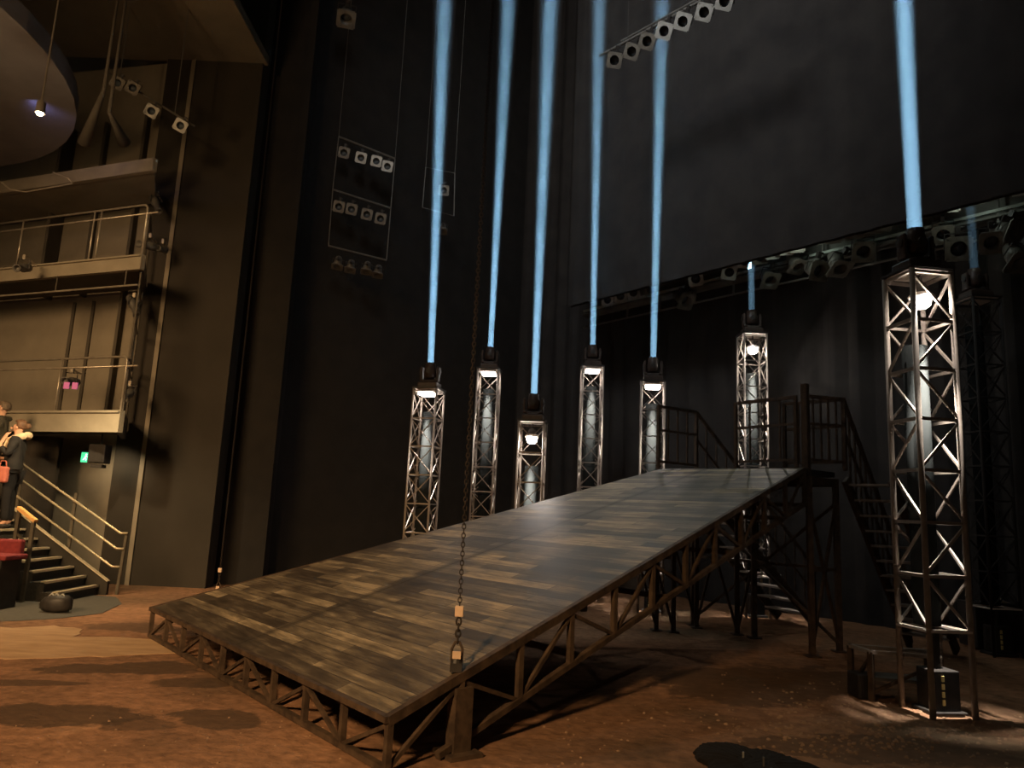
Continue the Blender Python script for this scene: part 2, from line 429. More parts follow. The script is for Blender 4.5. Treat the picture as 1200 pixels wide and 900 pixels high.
# ---- pale boards and grey carpet laid on the dirt
def ragged(name, pts, m, h, seed, amp=0.05):
    rnd = random.Random(seed); out = []
    for i, p in enumerate(pts):
        q = pts[(i + 1) % len(pts)]; n = max(2, int((q - p).length / 0.15))
        for j in range(n):
            t = p.lerp(q, j / n); out.append(t + V((rnd.uniform(-amp, amp), rnd.uniform(-amp, amp), 0)))
    mb = MB(); mb.prism([V((p.x, p.y, 0.0)) for p in out], (0, 0, h)); return struct(name, mb, m)
pp = [atz(*q) for q in [(-60, 735), (20, 736), (60, 733), (95, 738), (90, 746), (140, 748), (190, 751), (212, 766), (140, 769), (60, 771), (-60, 774)]]
ragged('floor_boards', pp, M['tan'], 0.006, 3)
pp = [atz(*q) for q in [(-60, 704), (25, 701), (110, 698), (136, 700), (142, 708), (120, 719), (60, 726), (-60, 731)]]
ragged('floor_carpet', pp, M['grey_floor'], 0.008, 4, 0.01)

# ================================================================== the ramp
A0 = atz(180, 711, 0.36); A1 = atz(457, 838, 0.36)
B0 = atz(775, 551, 2.45); B1 = atz(942, 548, 2.45)
ex = (A1 - A0).normalized()
up_n = (A1 - A0).cross(B1 - A0).normalized()
if up_n.z < 0: up_n = -up_n
ey = up_n.cross(ex).normalized()
if ey.dot(B0 - A0) < 0: ey = -ey
DM = Matrix.Identity(4)
for i in range(3):
    DM[i][0], DM[i][1], DM[i][2], DM[i][3] = ex[i], ey[i], up_n[i], A0[i]
DI = DM.inverted()
def onplane(x, y):
    d = ray(x, y); t = (A0 - EYE).dot(up_n) / d.dot(up_n); return DI @ (EYE + d * t)
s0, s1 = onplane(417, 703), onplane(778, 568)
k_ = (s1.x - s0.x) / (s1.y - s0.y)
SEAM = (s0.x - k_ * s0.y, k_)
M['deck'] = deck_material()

root = thing('stage_ramp', 'wide raked stage deck of worn boards on rusty steel trusses, rising from the dirt floor', 'ramp', (A0.x, A0.y, 0))
ROOT_R = root
# deck: its own frame so that the board pattern follows the slope
la = [DI @ p for p in (A0, A1, B1, B0)]
def deck_half(poly):
    mb = MB(); mb.prism([V((p[0], p[1], -0.05)) for p in poly], (0, 0, 0.05))
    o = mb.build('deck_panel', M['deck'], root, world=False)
    o.matrix_basis = ROOTS[root.name].inverted() @ DM
    ROOTS[o.name] = ROOTS[root.name] @ o.matrix_basis
    return o
yb = (la[2].y + la[3].y) / 2
mx0 = SEAM[0]; mxb = SEAM[0] + SEAM[1] * yb
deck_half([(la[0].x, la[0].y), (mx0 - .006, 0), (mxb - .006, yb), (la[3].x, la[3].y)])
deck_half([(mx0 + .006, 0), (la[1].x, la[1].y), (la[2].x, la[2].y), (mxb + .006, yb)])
# edge beams
def edge(name, p, q, w=0.05, h=0.065, off=0.025):
    MB().bar(p - Z * off, q - Z * off, w, h, ext=0.02).build(name, M['rust'], root)
edge('edge_beam', A0 - N * 0.02, A1 - N * 0.02, .05, .042, .022); edge('edge_beam', A1, B1); edge('edge_beam', A0, B0); edge('edge_beam', B0, B1)
# front truss: standing on the floor
F0 = V((A0.x, A0.y, 0.03)); F1 = V((A1.x, A1.y, 0.03))
MB().bar(F0, F1, 0.05, 0.04, ext=.02).build('bottom_chord', M['rust'], root)
nb = 9
def frac(i): return i / nb
for i in range(nb + 1):
    b = F0.lerp(F1, frac(i)); t = A0.lerp(A1, frac(i)) - Z * .05
    MB().bar(b, t, 0.044, 0.044, up=E).build('upright', M['rust'], root)
for i in range(nb):
    b0, b1 = F0.lerp(F1, frac(i)), F0.lerp(F1, frac(i + 1)); t0, t1 = A0.lerp(A1, frac(i)) - Z * .06, A0.lerp(A1, frac(i + 1)) - Z * .06
    (MB().bar(b1, t0, 0.028) if i % 2 else MB().bar(b0, t1, 0.028)).build('diagonal_brace', M['rust'], root)
# long trusses up the slope
def long_truss(T0, T1, dep0, dep1, n, w=0.05):
    T0 = T0 - Z * .06; T1 = T1 - Z * .06
    def bt(i):
        f = i / n; p = T0.lerp(T1, f) - Z * (dep0 + (dep1 - dep0) * f); 
        return V((p.x, p.y, max(p.z, 0.03)))
    MB().bar(bt(0.7), bt(n), w, w * .9).build('bottom_chord', M['rust'], root)
    for i in range(1, n + 1):
        MB().bar(bt(i), T0.lerp(T1, i / n), w * .9, up=E).build('upright', M['rust'], root)
    for i in range(n):
        (MB().bar(bt(i), T0.lerp(T1, (i + 1) / n), w * .6) if i % 2 == 0 else MB().bar(bt(i + 1), T0.lerp(T1, i / n), w * .6)).build('diagonal_brace', M['rust'], root)
    return bt
bR = long_truss(A1, B1, .40, .42, 11)
long_truss(A0, B0, .40, .42, 10)
ms0 = A0.lerp(A1, .5); ms1 = B0.lerp(B1, .5)
long_truss(ms0, ms1, .40, .42, 9)
for k in (.3, .5, .7, .9, .99):
    a = A0.lerp(B0, k) - Z * .48; b = A1.lerp(B1, k) - Z * .48
    MB().bar(a, b, .05, .05).build('cross_beam', M['rust'], root)
    MB().bar(a + Z * .40, b + Z * .40, .06, .06).build('cross_beam', M['rust'], root)
    MB().bar(a + Z * .40, a.lerp(b, .5), .035).build('diagonal_brace', M['rust'], root)
    MB().bar(b + Z * .40, a.lerp(b, .5), .035).build('diagonal_brace', M['rust'], root)
# stout leg below the chain plate on the near right edge
sp = A1.lerp(B1, 0.092)
mb = MB(); mb.bar(V((sp.x, sp.y, 0)), sp - Z * .1, .15, .10, up=E); mb.box((sp.x, sp.y, .015), (.26, .26, .03), rz=.6); mb.build('leg', M['rust'], root)
# legs under the high end
for q, lean in [((769, 739), 0), ((789, 741), 0), ((816, 736), 1), ((864, 744), 1)]:
    g = atz(*q)
    t = g + Z * 2.1
    mb = MB(); mb.bar(g, t, .06); mb.box((g.x, g.y, .01), (.16, .16, .02)); mb.build('leg', M['rust'], root)
    MB().bar(g + Z * .05, g + V((-.42, .1, 1.55)), .035).build('diagonal_brace', M['rust'], root)
    if lean: MB().bar(g + Z * .05, g + V((.38, .15, 1.4)), .035).build('diagonal_brace', M['rust'], root)
# platform behind the ramp
zt = 2.45
P0, P1 = B0.copy(), B1.copy(); P2 = B1 + N * .85; P3 = B0 + N * .85
root = thing('rear_platform', 'dark steel platform at the top end of the ramp, open underneath', 'platform', (P0.x, P0.y, 0))
mb = MB(); mb.prism([P0 - Z * .08 + N * .03, P1 - Z * .08 + N * .03, P2 - Z * .08, P3 - Z * .08], (0, 0, .07)); mb.build('platform_deck', M['black'], root)
for a, b in ((P0, P1), (P1, P2), (P2, P3), (P3, P0)):
    MB().bar(a + N * .05 - Z * .16, b + (N * .05 if a is P0 else N * 0) - Z * .16, .06, .1).build('edge_beam', M['rust'], root)
for p in (P1 + N * .12, P2, P3, P1.lerp(P0, .5) + N * .7):
    mb = MB(); mb.bar(V((p.x, p.y, 0)), p - Z * .1, .07); mb.box((p.x, p.y, .01), (.18, .18, .02)); mb.build('leg', M['rust'], root)
for a, b in ((P1 + N * .12, P2), (P2, P3)):
    a0 = V((a.x, a.y, .1)); b0 = V((b.x, b.y, .1))
    MB().bar(a0, b0 + Z * 1.9, .035).build('diagonal_brace', M['rust'], root)
    MB().bar(b0, a0 + Z * 1.9, .035).build('diagonal_brace', M['rust'], root)
    MB().bar(a0 + Z * 1.0, b0 + Z * 1.0, .04).build('cross_beam', M['rust'], root)

def fence(name, label, p, q, n, h=1.0, mids=(0.12, 0.62), post=.045, z2=None):
    p, q = V(p), V(q)
    r_ = thing(name, label, 'railing', (p.x, p.y, p.z))
    MB().bar(p + Z * h, q + Z * h, .045, .045, ext=.02).build('top_rail', M['rust'], r_)
    for mz in mids: MB().bar(p + Z * h * mz, q + Z * h * mz, .035, .035).build('mid_rail', M['rust'], r_)
    MB().bar(p, p + Z * h, post, up=E).build('post', M['rust'], r_); MB().bar(q, q + Z * h, post, up=E).build('post', M['rust'], r_)
    for i in range(1, n):
        b = p.lerp(q, i / n); MB().bar(b + Z * h * mids[0], b + Z * h, .022, up=E).build('baluster', M['rust'], r_)
    return r_
L0 = atz(772, 476, 3.45); L0.z = zt; L1 = atz(816, 483, 3.45); L1.z = zt
fence('steel_railing', 'rusty railing of thin bars left of the ramp top, behind the fifth tower', L0, L1, 4)
C0 = atz(862, 473, 3.45); C0.z = zt; C1 = atz(932, 465, 3.45); C1.z = zt
fence('steel_railing', 'rusty railing with three bars across the top of the ramp, before a lit tower', C0, C1, 4)
D0 = atz(943, 450, 3.62); D0.z = zt; D1 = atz(988, 468, 3.45); D1.z = zt
mbp = MB(); mbp.bar(D0 - Z * .1, D0 + Z * 1.17, .085, up=E)
fr = fence('steel_railing', 'dark rusty railing right of the ramp top beside a thick upright post', D0, D1, 5, 1.0)
mbp.build('corner_post', M['rust'], fr)
fence('steel_railing', 'short dark railing along the upstage edge of the rear platform', D1, D1 - E * .9, 4)

# stairs down from the platform
def open_stair(name, label, top, run, width, n, side):
    top, run, width = V(top), V(run), V(width)
    r_ = thing(name, label, 'stairs', (top.x + run.x, top.y + run.y, 0))
    for s_ in (0, 1):
        o = width * s_
        MB().bar(top + o - Z * .12, V((top.x + run.x, top.y + run.y, 0.05)) + o, .05, .14).build('stringer', M['rust'], r_)
    for i in range(1, n):
        c = top + run * (i / n) - Z * (top.z * i / n)
        d = run.normalized() * .11
        MB().prism([c - d, c + d, c + d + width, c - d + width], (0, 0, .03)).build('tread', M['tower'], r_)
    hr = width * side
    a = top + hr + Z * 1.0; b = V((top.x + run.x, top.y + run.y, 1.0)) + hr
    MB().bar(a, b, .045).build('handrail', M['rust'], r_)
    MB().bar(a - Z * .45, b - Z * .45, .03).build('mid_rail', M['rust'], r_)
    for i in range(0, n + 1, 1):
        c = top + hr + run * (i / n) - Z * (top.z * i / n)
        MB().bar(c, c + Z * 1.0, .05 if i in (0, n) else .022, up=E).build('post' if i in (0, n) else 'baluster', M['rust'], r_)
open_stair('open_staircase', 'dark open steel stairs descending behind the high end of the ramp', (L1.x, L1.y, zt), V((2.2, .75, 0)), V((-.3, .85, 0)), 12, 0)
open_stair('open_staircase', 'dark open steel stairs going down to the right of the ramp top', (D1.x, D1.y, zt), V((1.3, .95, 0)), E * .62, 12, 0)

# ================================================================== stage lamps (proto, copied)
def lamp_proto(fr_mat):
    """par can facing local -Y, hanging from a clamp above; frame square in front"""
    r_ = thing('stage_lamp', 'lamp', 'stage lamp')
    mb = MB(); mb.lathe([(.055, -.17), (.075, -.15), (.10, -.02), (.105, .10), (.100, .10), (.09, -.0), (.0, -.01)], axis=(0, -1, 0)); body = mb.build('lamp_body', M['greybody'], r_, smooth=True)
    mb = MB(); s_ = .118
    for a, b in (((-1, -1), (1, -1)), ((1, -1), (1, 1)), ((1, 1), (-1, 1)), ((-1, 1), (-1, -1))):
        mb.bar((a[0] * s_, -.12, a[1] * s_), (b[0] * s_, -.12, b[1] * s_), .012, .04, up=(0, 1, 0) if False else Z)
    # flat square plate with a round opening
    n = 24; vs = []; fs = []
    for j in range(n):
        a = 2 * math.pi * j / n; c, d = math.cos(a), math.sin(a); k = s_ / max(abs(c), abs(d))
        vs += [(c * .085, -.125, d * .085), (c * k, -.125, d * k)]
    for j in range(n):
        j2 = (j + 1) % n; fs.append((2 * j, 2 * j + 1, 2 * j2 + 1, 2 * j2))
    mb.add(vs, fs); mb.build('colour_frame', fr_mat, r_)
    mb = MB(); mb.lathe([(.0, .035), (.05, .028), (.086, 0.0)], axis=(0, -1, 0)); mb.build('lens', M['glass_lens'], body, smooth=True)
    mb = MB(); mb.path([(-.13, 0, -.02), (-.13, 0, .16), (.13, 0, .16), (.13, 0, -.02)], .009, 6); mb.build('yoke', M['black'], r_)
    mb = MB(); mb.box((0, 0, .20), (.05, .06, .09)); mb.tube((-.03, 0, .225), (.06, 0, .225), .012); mb.build('clamp', M['black'], r_)
    return r_
LP = {'pale': lamp_proto(M['whiteframe']), 'dim': lamp_proto(M['dimframe'])}
used = {'pale': False, 'dim': False}
def lamp(loc, label, group, kind='dim', face=None, tilt=0, scale=1.0, roll=0):
    if used[kind]: o = copy_tree(LP[kind])
    else: o = LP[kind]; used[kind] = True
    o.location = loc
    d = V(face) if face is not None else (EYE - V(loc))
    rz = math.atan2(d.y, d.x) + math.pi / 2
    o.rotation_euler = Euler((R(tilt), R(roll), rz), 'XYZ'); o.scale = (scale,) * 3
    o['label'] = label; o['group'] = group
    return o

# ================================================================== light towers
def rot2(v, a): return V((v[0] * math.cos(a) - v[1] * math.sin(a), v[0] * math.sin(a) + v[1] * math.cos(a), v[2]))
SIDE = .43
def tower(c, h, rz, label, lamp_drop, beam_tilt=(0, 0), lit=True, beam_h=9.0, pr=.020, bw=.12, energy=40, lampE=40, headlabel='', lamplabel='', hazelabel=''):
    c = V((c[0], c[1], 0))
    TM = M['tower'] if lit else M['tower_unlit']
    t = thing('truss_tower', label, 'lighting tower', c, rz, 'square lattice towers standing around the ramp')
    s_ = SIDE / 2; cs = [(-s_, -s_), (s_, -s_), (s_, s_), (-s_, s_)]
    for x, y in cs:
        mb = MB(); mb.tube((x, y, 0), (x, y, h - .01), pr, 8); mb.build('post', TM, t, world=False, smooth=True)
    npan = int((h - .55) / .5); z0 = h - .04
    for k in range(4):
        a, b = cs[k], cs[(k + 1) % 4]; mb = MB(); z = z0
        for i in range(npan + 1):
            A = V((a[0], a[1], z)); B = V((b[0], b[1], z))
            mb.bar(A, B, pr * 1.1, pr * 1.1)
            if i < npan:
                A2, B2 = A - Z * .5, B - Z * .5
                off = (A + B - V((0, 0, 2 * z))).normalized() * .008
                (mb.bar(A - Z * .02, B2 + Z * .02, pr * .8, pr * .8) if i % 2 == 0 else mb.bar(B - Z * .02, A2 + Z * .02, pr * .8, pr * .8))
                if pr < .025:
                    off = (A + B - V((0, 0, 2 * z))).normalized() * .012
                    (mb.bar(A - Z * .02 + off, B2 + Z * .02 + off, pr * .6, pr * .6) if i % 2 else mb.bar(B - Z * .02 + off, A2 + Z * .02 + off, pr * .6, pr * .6))
            z -= .5
        mb.build('lattice_panel', TM, t, world=False)
    zb = z0 - npan * .5
    # flat shelf ring at the foot of the lattice
    mb = MB()
    for k in range(4):
        a, b = cs[k], cs[(k + 1) % 4]; mb.bar((a[0], a[1], zb), (b[0], b[1], zb), .055, .02)
    mb.build('shelf_ring', M['paleplate'], t, world=False)
    mb = MB(); mb.box((0, 0, h + .012), (SIDE + .06, SIDE + .06, .024)); mb.build('top_plate', M['black'], t, world=False)
    mb = MB(); mb.box((0, 0, h - .006), (SIDE - .01, SIDE - .01, .010)); mb.build('under_plate', M['paleplate'], t, world=False, label='pale underside plate')
    mb = MB(); mb.tube((.0, .09, zb + .02), (.0, .09, h - .75 if lamp_drop > .2 else h - .40), .12, 20); mb.build('core_pipe', M['core'], t, world=False, smooth=True)
    mb = MB(); mb.box((.03, .02, .22), (.26, .26, .36)); mb.box((.03, .02, .02), (.34, .34, .04)); mb.bar((.03, .02, .4), (.03, .02, zb), .05); bx_ = mb.build('ballast_box', M['black'], t, world=False, bevel=.01)
    mb = MB()
    for i in range(4): mb.box((-.02, -.114, .12 + i * .07), (.028, .012, .052))
    if rz or True: mb.build('marker_tape', M['yellow'], bx_, world=False, label='strip of yellow tape')
    T = ROOTS[t.name]
    # inner work lamp
    if lit:
        il = thing('hanging_work_lamp', lamplabel, 'lamp', T @ V((.0, -.05, h - .02)), rz)
        ROOTS[il.name] = Matrix.Identity(4)
        if lamp_drop > .2:
            mb = MB(); mb.tube((0, 0, 0), (0, 0, -.10), .018); mb.lathe([(.05, -.10), (.07, -.14), (.075, -.20), (.05, -.21)][::-1]); mb.build('lamp_cap', M['black'], il, world=False)
            mb = MB(); mb.lathe([(.120, -.245), (.126, -.235), (.10, -.20), (.06, -.195)]); mb.build('reflector', M['paleplate'], il, world=False, smooth=True)
            mb = MB(); mb.lathe([(.0, -.36), (.05, -.352), (.085, -.32), (.095, -.25), (.06, -.205)]); mb.build('bulb', M['bulb'], il, world=False, smooth=True)
            zl = -.39
        else:
            mb = MB(); mb.box((0, 0, -.025), (.30, .30, .04)); mb.build('lamp_housing', M['paleplate'], il, world=False)
            mb = MB(); mb.box((0, 0, -.07), (.28, .28, .05)); mb.build('diffuser', M['bulb'], il, world=False, bevel=.015)
            zl = -.12
        lo = light('work_lamp_light', 'SPOT', T @ V((.0, -.15, h - .02 + zl)), T @ V((.0, -.15, 0)), lampE, (1.0, .90, .80), .05, 30, 1.0)
        if lamp_drop > .2: light('work_lamp_light', 'POINT', T @ V((-.02, -.165, h - .30)), c, 22, (1.0, .90, .80), .03)
    # moving head lamp on top
    hd = thing('moving_head_lamp', headlabel, 'stage lamp', T @ V((0, 0, h + .024)), rz, 'moving head lamps on the towers')
    mb = MB(); mb.box((0, 0, .05), (.36, .30, .10)); mb.box((0, 0, .115), (.22, .22, .03)); mb.build('base', M['headbrown'], hd, world=False, bevel=.02)
    mb = MB()
    for sx in (-1, 1):
        mb.box((sx * .155, 0, .27), (.045, .13, .26)); mb.box((sx * .14, 0, .15), (.07, .15, .05))
    mb.box((0, 0, .14), (.30, .14, .04)); mb.build('yoke', M['headbrown'], hd, world=False, bevel=.018)
    ta = Euler((R(beam_tilt[1]), R(beam_tilt[0]), 0)).to_matrix() @ Z
    mb = MB(); mb.lathe([(.075, .18 - .30), (.11, .21 - .30), (.115, .33 - .30), (.095, .40 - .30), (.088, .47 - .30), (.075, .47 - .30), (.072, .42 - .30), (.0, .42 - .30)], c=(0, 0, .30), axis=ta, n=24)
    mb.build('head', M['headbrown'], hd, world=False, smooth=True)
    mb = MB()
    for sx in (-1, 1): mb.lathe([(.05, 0), (.05, .012), (.0, .016)], c=(sx * .178, 0, .30), axis=(sx, 0, 0))
    mb.lathe([(.05, .0), (.045, .02), (.0, .022)], c=(0, -.10, .31), axis=(0, -1, 0))
    mb.build('pivot_cap', M['black'], hd, world=False)
    TH = ROOTS[hd.name]
    lens = TH @ (V((0, 0, .30)) + ta * .14)
    wdir = (TH.to_3x3() @ ta).normalized()
    # shaft of light
    l = bpy.data.lights.new('beam_light', 'AREA'); l.shape = 'DISK'; l.size = bw; l.spread = R(2.6)
    l.energy = energy; l.color = BEAM_COL
    o = bpy.data.objects.new('beam_light', l); COL.objects.link(o); o.location = lens; o.rotation_euler = (-wdir).to_track_quat('Z', 'Y').to_euler()
    mb = MB(); r1 = bw / 2 + .01; k = math.tan(R(1.35))
    st = .035
    mb.lathe([(r1, st), (r1 + beam_h * k, beam_h)], c=lens, axis=wdir, n=24)
    hz = mb.build('haze', M['haze'], smooth=False)
    tag(hz, hazelabel, 'haze', kind='stuff')
    return lens
BEAM_COL = (.36, .70, 1.0)
TW = [
    # centre pixel x, row of the top plate, distance, turn, beam lean, lamp drop, label bits
    dict(p=(503, 457), Y=13.3, rz=-14, drop=.1, tilt=(-1.6, 0), w='leftmost', e=13),
    dict(p=(573.5, 434), Y=15.4, rz=-6, drop=.1, tilt=(0, 0), w='second from left', e=13),
    dict(p=(624.5, 495), Y=12.8, rz=-8, drop=.3, tilt=(0, 0), w='lowest, third from left', e=13),
    dict(p=(694, 431), Y=15.6, rz=0, drop=.1, tilt=(-.5, 0), w='fourth from left', e=10),
    dict(p=(765, 449), Y=14.0, rz=-9, drop=.1, tilt=(.6, 0), w='fifth from left', e=10),
    dict(p=(881, 393), Y=14.0, rz=0, drop=.3, tilt=(0, 0), w='sixth from left', e=2.5),
]
DESC = [('tall lattice light tower nearest the dark left wall, turned to show two sides', 'work lamp under the top of the leftmost tower', 'moving head lamp on the leftmost tower, under the leftmost beam', 'leftmost pale blue shaft of light rising in haze'),
        ('lattice light tower directly behind the near hanging chain', 'work lamp under the top of the tower behind the chain', 'moving head lamp on the tower behind the hanging chain', 'pale blue shaft of light beside the near hanging chain'),
        ('shortest lattice light tower with a round bulb hanging inside, beyond the ramp', 'round glowing bulb lamp hanging inside the shortest tower', 'moving head lamp on the shortest tower, lowest of all', 'pale blue shaft of light starting lowest, from the shortest tower'),
        ('square-on lattice light tower between the shortest tower and the left railing', 'work lamp under the top of the square-on middle tower', 'moving head lamp on the square-on tower right of the shortest tower', 'thin pale blue shaft of light right of the lowest one'),
        ('lattice light tower at the upper left corner of the ramp, beside a railing', 'work lamp under the top of the tower at the ramp corner', 'moving head lamp on the tower at the upper left ramp corner', 'pale blue shaft of light above the upper left ramp corner'),
        ('lattice light tower with a bright bulb standing behind the ramp top railing', 'bright bulb lamp hanging inside the tower behind the ramp top railing', 'moving head lamp on the tower behind the ramp top railing', 'short faint blue shaft of light ending at the lighting bridge')]
for t, d in zip(TW, DESC):
    q = atY(t['p'][0], t['p'][1], t['Y'])
    tower((q.x, q.y), q.z, R(t['rz']), d[0], t['drop'], t['tilt'], energy=t['e'], headlabel=d[2], lamplabel=d[1], hazelabel=d[3], lampE=1150,
          beam_h=3.0 if t['w'].startswith('sixth') else 9.0 if q.z < 4.6 else 8.6)
tower((4.16, 7.40), 4.31, R(8), 'nearest and largest lattice light tower, at the right on the dirt floor', .3, (0, 0), energy=14, bw=.155, lampE=1900, pr=.028,
      headlabel='brown moving head lamp on the nearest tower at the right', lamplabel='large bright bulb lamp hanging inside the nearest tower', hazelabel='widest pale blue shaft of light above the nearest tower')
q8 = atN(1144, 352, 12.4)
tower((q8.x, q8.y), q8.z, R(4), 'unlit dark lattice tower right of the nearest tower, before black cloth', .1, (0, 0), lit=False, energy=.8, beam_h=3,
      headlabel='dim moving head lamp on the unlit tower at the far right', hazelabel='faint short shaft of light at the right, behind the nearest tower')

# ================================================================== chains
def link_pts(c, L, wd, ax, side, n=12):
    out = []
    for i in range(n):
        a = 2 * math.pi * i / n; x = math.cos(a); y = math.sin(a)
        out.append(c + ax * (x * L / 2) + side * (y * wd / 2))
    return out
def chain(bottom, top, label, group, L=.042, wd=.026, r=.0042, fine=True):
    bottom, top = V(bottom), V(top)
    root = thing('hanging_chain', label, 'chain', bottom, 0, group)
    ax = (top - bottom).normalized(); s1 = ax.cross(V((0, 1, 0))).normalized(); s2 = ax.cross(s1)
    # rigging hardware at the lower end
    b = bottom
    mb = MB(); mb.box(b + Z * .03, (.085, .085, .06)); mb.lathe([(.045, .06), (.03, .10)], c=b, n=12); mb.build('anchor_plate', M['black'], root)
    mb = MB(); mb.path([b + s1 * .035 + Z * .07, b + s1 * .038 + Z * .15, b + s1 * .015 + Z * .20, b - s1 * .015 + Z * .20, b - s1 * .038 + Z * .15, b - s1 * .035 + Z * .07], .010, 8); mb.build('shackle', M['rust'], root, smooth=True)
    mb = MB(); mb.box(b + Z * .115 + V((0, -.03, 0)), (.06, .02, .05)); mb.build('tag', M['tag'], root, label='pale tag')
    mb = MB(); z = .215
    for i in range(4):
        mb.path(link_pts(b + Z * z, .055, .035, ax, s1 if i % 2 else s2), .007, 6, closed=True); z += .042
    mb.build('heavy_links', M['chain'], root, smooth=True)
    mb = MB(); mb.box(b + Z * (z + .03), (.062, .05, .075)); mb.build('connector_block', M['tag'], root, bevel=.006, label='pale connector block')
    z += .075
    total = (top - bottom).length; mb = MB(); i = 0
    while z < total:
        mb.path(link_pts(b + ax * z, L, wd, ax, s1 if i % 2 else s2, 10 if fine else 8), r, 5 if fine else 4, closed=True)
        z += L * .78; i += 1
    mb.build('chain_links', M['chain'], root, smooth=True)
cb = A1.lerp(B1, 0.088) - E * .04 + Z * .01
chain(cb, V((cb.x, cb.y, 17.9)), 'rusty chain hanging straight down to the near right edge of the ramp', 'chains of the rigging')
c2 = V((-5.05, 13.6, .0))
c2 = atY(256, 686, 13.7); c2.z = 0
chain(c2, V((c2.x, c2.y, 17.9)), 'thin rusty chain hanging beside the dark left portal wall down to the floor', 'chains of the rigging', fine=False)

# ================================================================== border cloth, bridge
def zatN(x, y, n): return atN(x, y, n).z
NB = 11.5
b0 = atN(672, 362, NB); b1 = atN(1215, 200, NB)
zb = 6.4
b0 = V((b0.x, b0.y, 0)); b1 = V((b1.x, b1.y, 0)) + E * 3
mb = MB(); pleated(mb, b0 - E * .2, b1, zb, 17.9, .12, .015, 5)
# sits between the fifth and sixth tower, hem at 6.4 m
o = mb.build('border_cloth', M['drape']); tag(o, 'wide black border cloth whose straight hem hides the top of the lighting bridge', 'curtain')
br = thing('lighting_bridge', 'long grey lighting bridge running across the upstage wall under the border cloth', 'lighting bridge', (b0.x, b0.y, 6.2))
g0 = atN(684, 369, 12.85); g1 = atN(1200, 232, 12.85) + E * 3; gz = 6.72
g0 = V((g0.x, g0.y, gz)); g1 = V((g1.x, g1.y, gz))
MB().bar(g0 + N * .25 + Z * .85, g1 + N * .25 + Z * .85, .05, 1.7).build('back_panel', M['bridge'], br)
MB().bar(g0, g1, .05, .05).build('lower_rail', M['bridgerail'], br)
MB().tube(g0 - N * .35 + Z * .62, g1 - N * .35 + Z * .62, .025).build('lamp_rail', M['greybody'], br)
MB().bar(g0 + N * .1 - Z * .10, g1 + N * .1 - Z * .10, .30, .04).build('walkway', M['bridge'], br)
MB().tube(g0 + N * .0 - Z * .42, g1 + N * 0 - Z * .42, .022).build('lamp_rail', M['greybody'], br)
for i in range(13):
    p = g0.lerp(g1, (i + .5) / 13)
    MB().bar(p - Z * .42, p + Z * 1.0 + N * .1, .035, up=E).build('hanger', M['greybody'], br)
    MB().bar(p - N * .35 + Z * .62, p + N * .2 + Z * .62, .03).build('bracket', M['greybody'], br)
# lamps on the bridge
row = [(712, 352, 'pale'), (727, 348, 'pale'), (742, 344, 'pale'), (762, 340, 'dim'), (815, 327, 'pale'), (855, 320, 'pale'), (873, 306, 'pale'), (890, 302, 'dim'), (905, 297, 'pale'), (922, 290, 'pale'), (934, 287, 'dim'),
       (965, 279, 'dim'), (976, 276, 'dim'), (998, 271, 'dim'), (1009, 268, 'dim'), (1025, 264, 'dim'), (1036, 261, 'dim'), (1114, 240, 'dim'), (1156, 228, 'dim'), (1198, 217, 'pale')]
names = ['first', 'second', 'third', 'fourth', 'fifth', 'sixth', 'seventh', 'eighth', 'ninth', 'tenth', 'eleventh', 'twelfth', 'thirteenth', 'fourteenth', 'fifteenth', 'sixteenth', 'seventeenth', 'eighteenth', 'nineteenth', 'twentieth']
for i, (x, y, k) in enumerate(row):
    p = atN(x, y, 12.45)
    lamp(p, '%s square-framed lamp counted from the far left end of the bridge row' % names[i], 'upper row of lamps on the lighting bridge', k, None, random.uniform(8, 28), random.uniform(.95, 1.15), random.uniform(-12, 12))
low = [(800, 350), (900, 325), (932, 307), (955, 316), (981, 308), (1010, 292), (1105, 272), (1122, 290), (1160, 282), (1178, 270), (1190, 300)]
for i, (x, y) in enumerate(low):
    p = atN(x, y, 12.7)
    lamp(p, 'dark lamp hanging below the bridge rail, %s from its far left end' % names[i], 'lower row of lamps below the bridge rail', 'dim', (random.uniform(-.6, .6), -1, 0), random.uniform(25, 60), random.uniform(1.1, 1.5), 0)

# hanging bar with eight square lamps over the towers
bb = thing('lamp_bar', 'high hanging pipe carrying a row of square lamps above the fifth beam', 'lamp bar', (1.9, 13.5, 10.2))
h0 = atz(702, 66, 10.24); h1 = atz(900, -42, 10.24)
MB().tube(h0, h1, .025).build('pipe', M['greybody'], bb)
for f in (.2, .8): MB().tube(h0.lerp(h1, f), V((*h0.lerp(h1, f).xy, 17.9)), .006).build('suspension_wire', M['black'], bb)
MB().tube(h0 + N * .6 + Z * .6, h1 + N * .6 + Z * .6, .02).build('pipe', M['greybody'], bb)
for i, (x, y) in enumerate([(721, 70), (742, 60), (760, 48), (780, 36), (802, 25), (827, 14), (851, 1)]):
    p = atz(x, y, 10.0)
    lamp(p, '%s square-framed lamp from the lower left end of the high hanging bar' % names[i], 'lamps on the high hanging bar', 'pale' if i in (3, 5) else 'dim' if i < 3 else 'pale', None, 38, 1.0, 22 if i > 0 else 12)

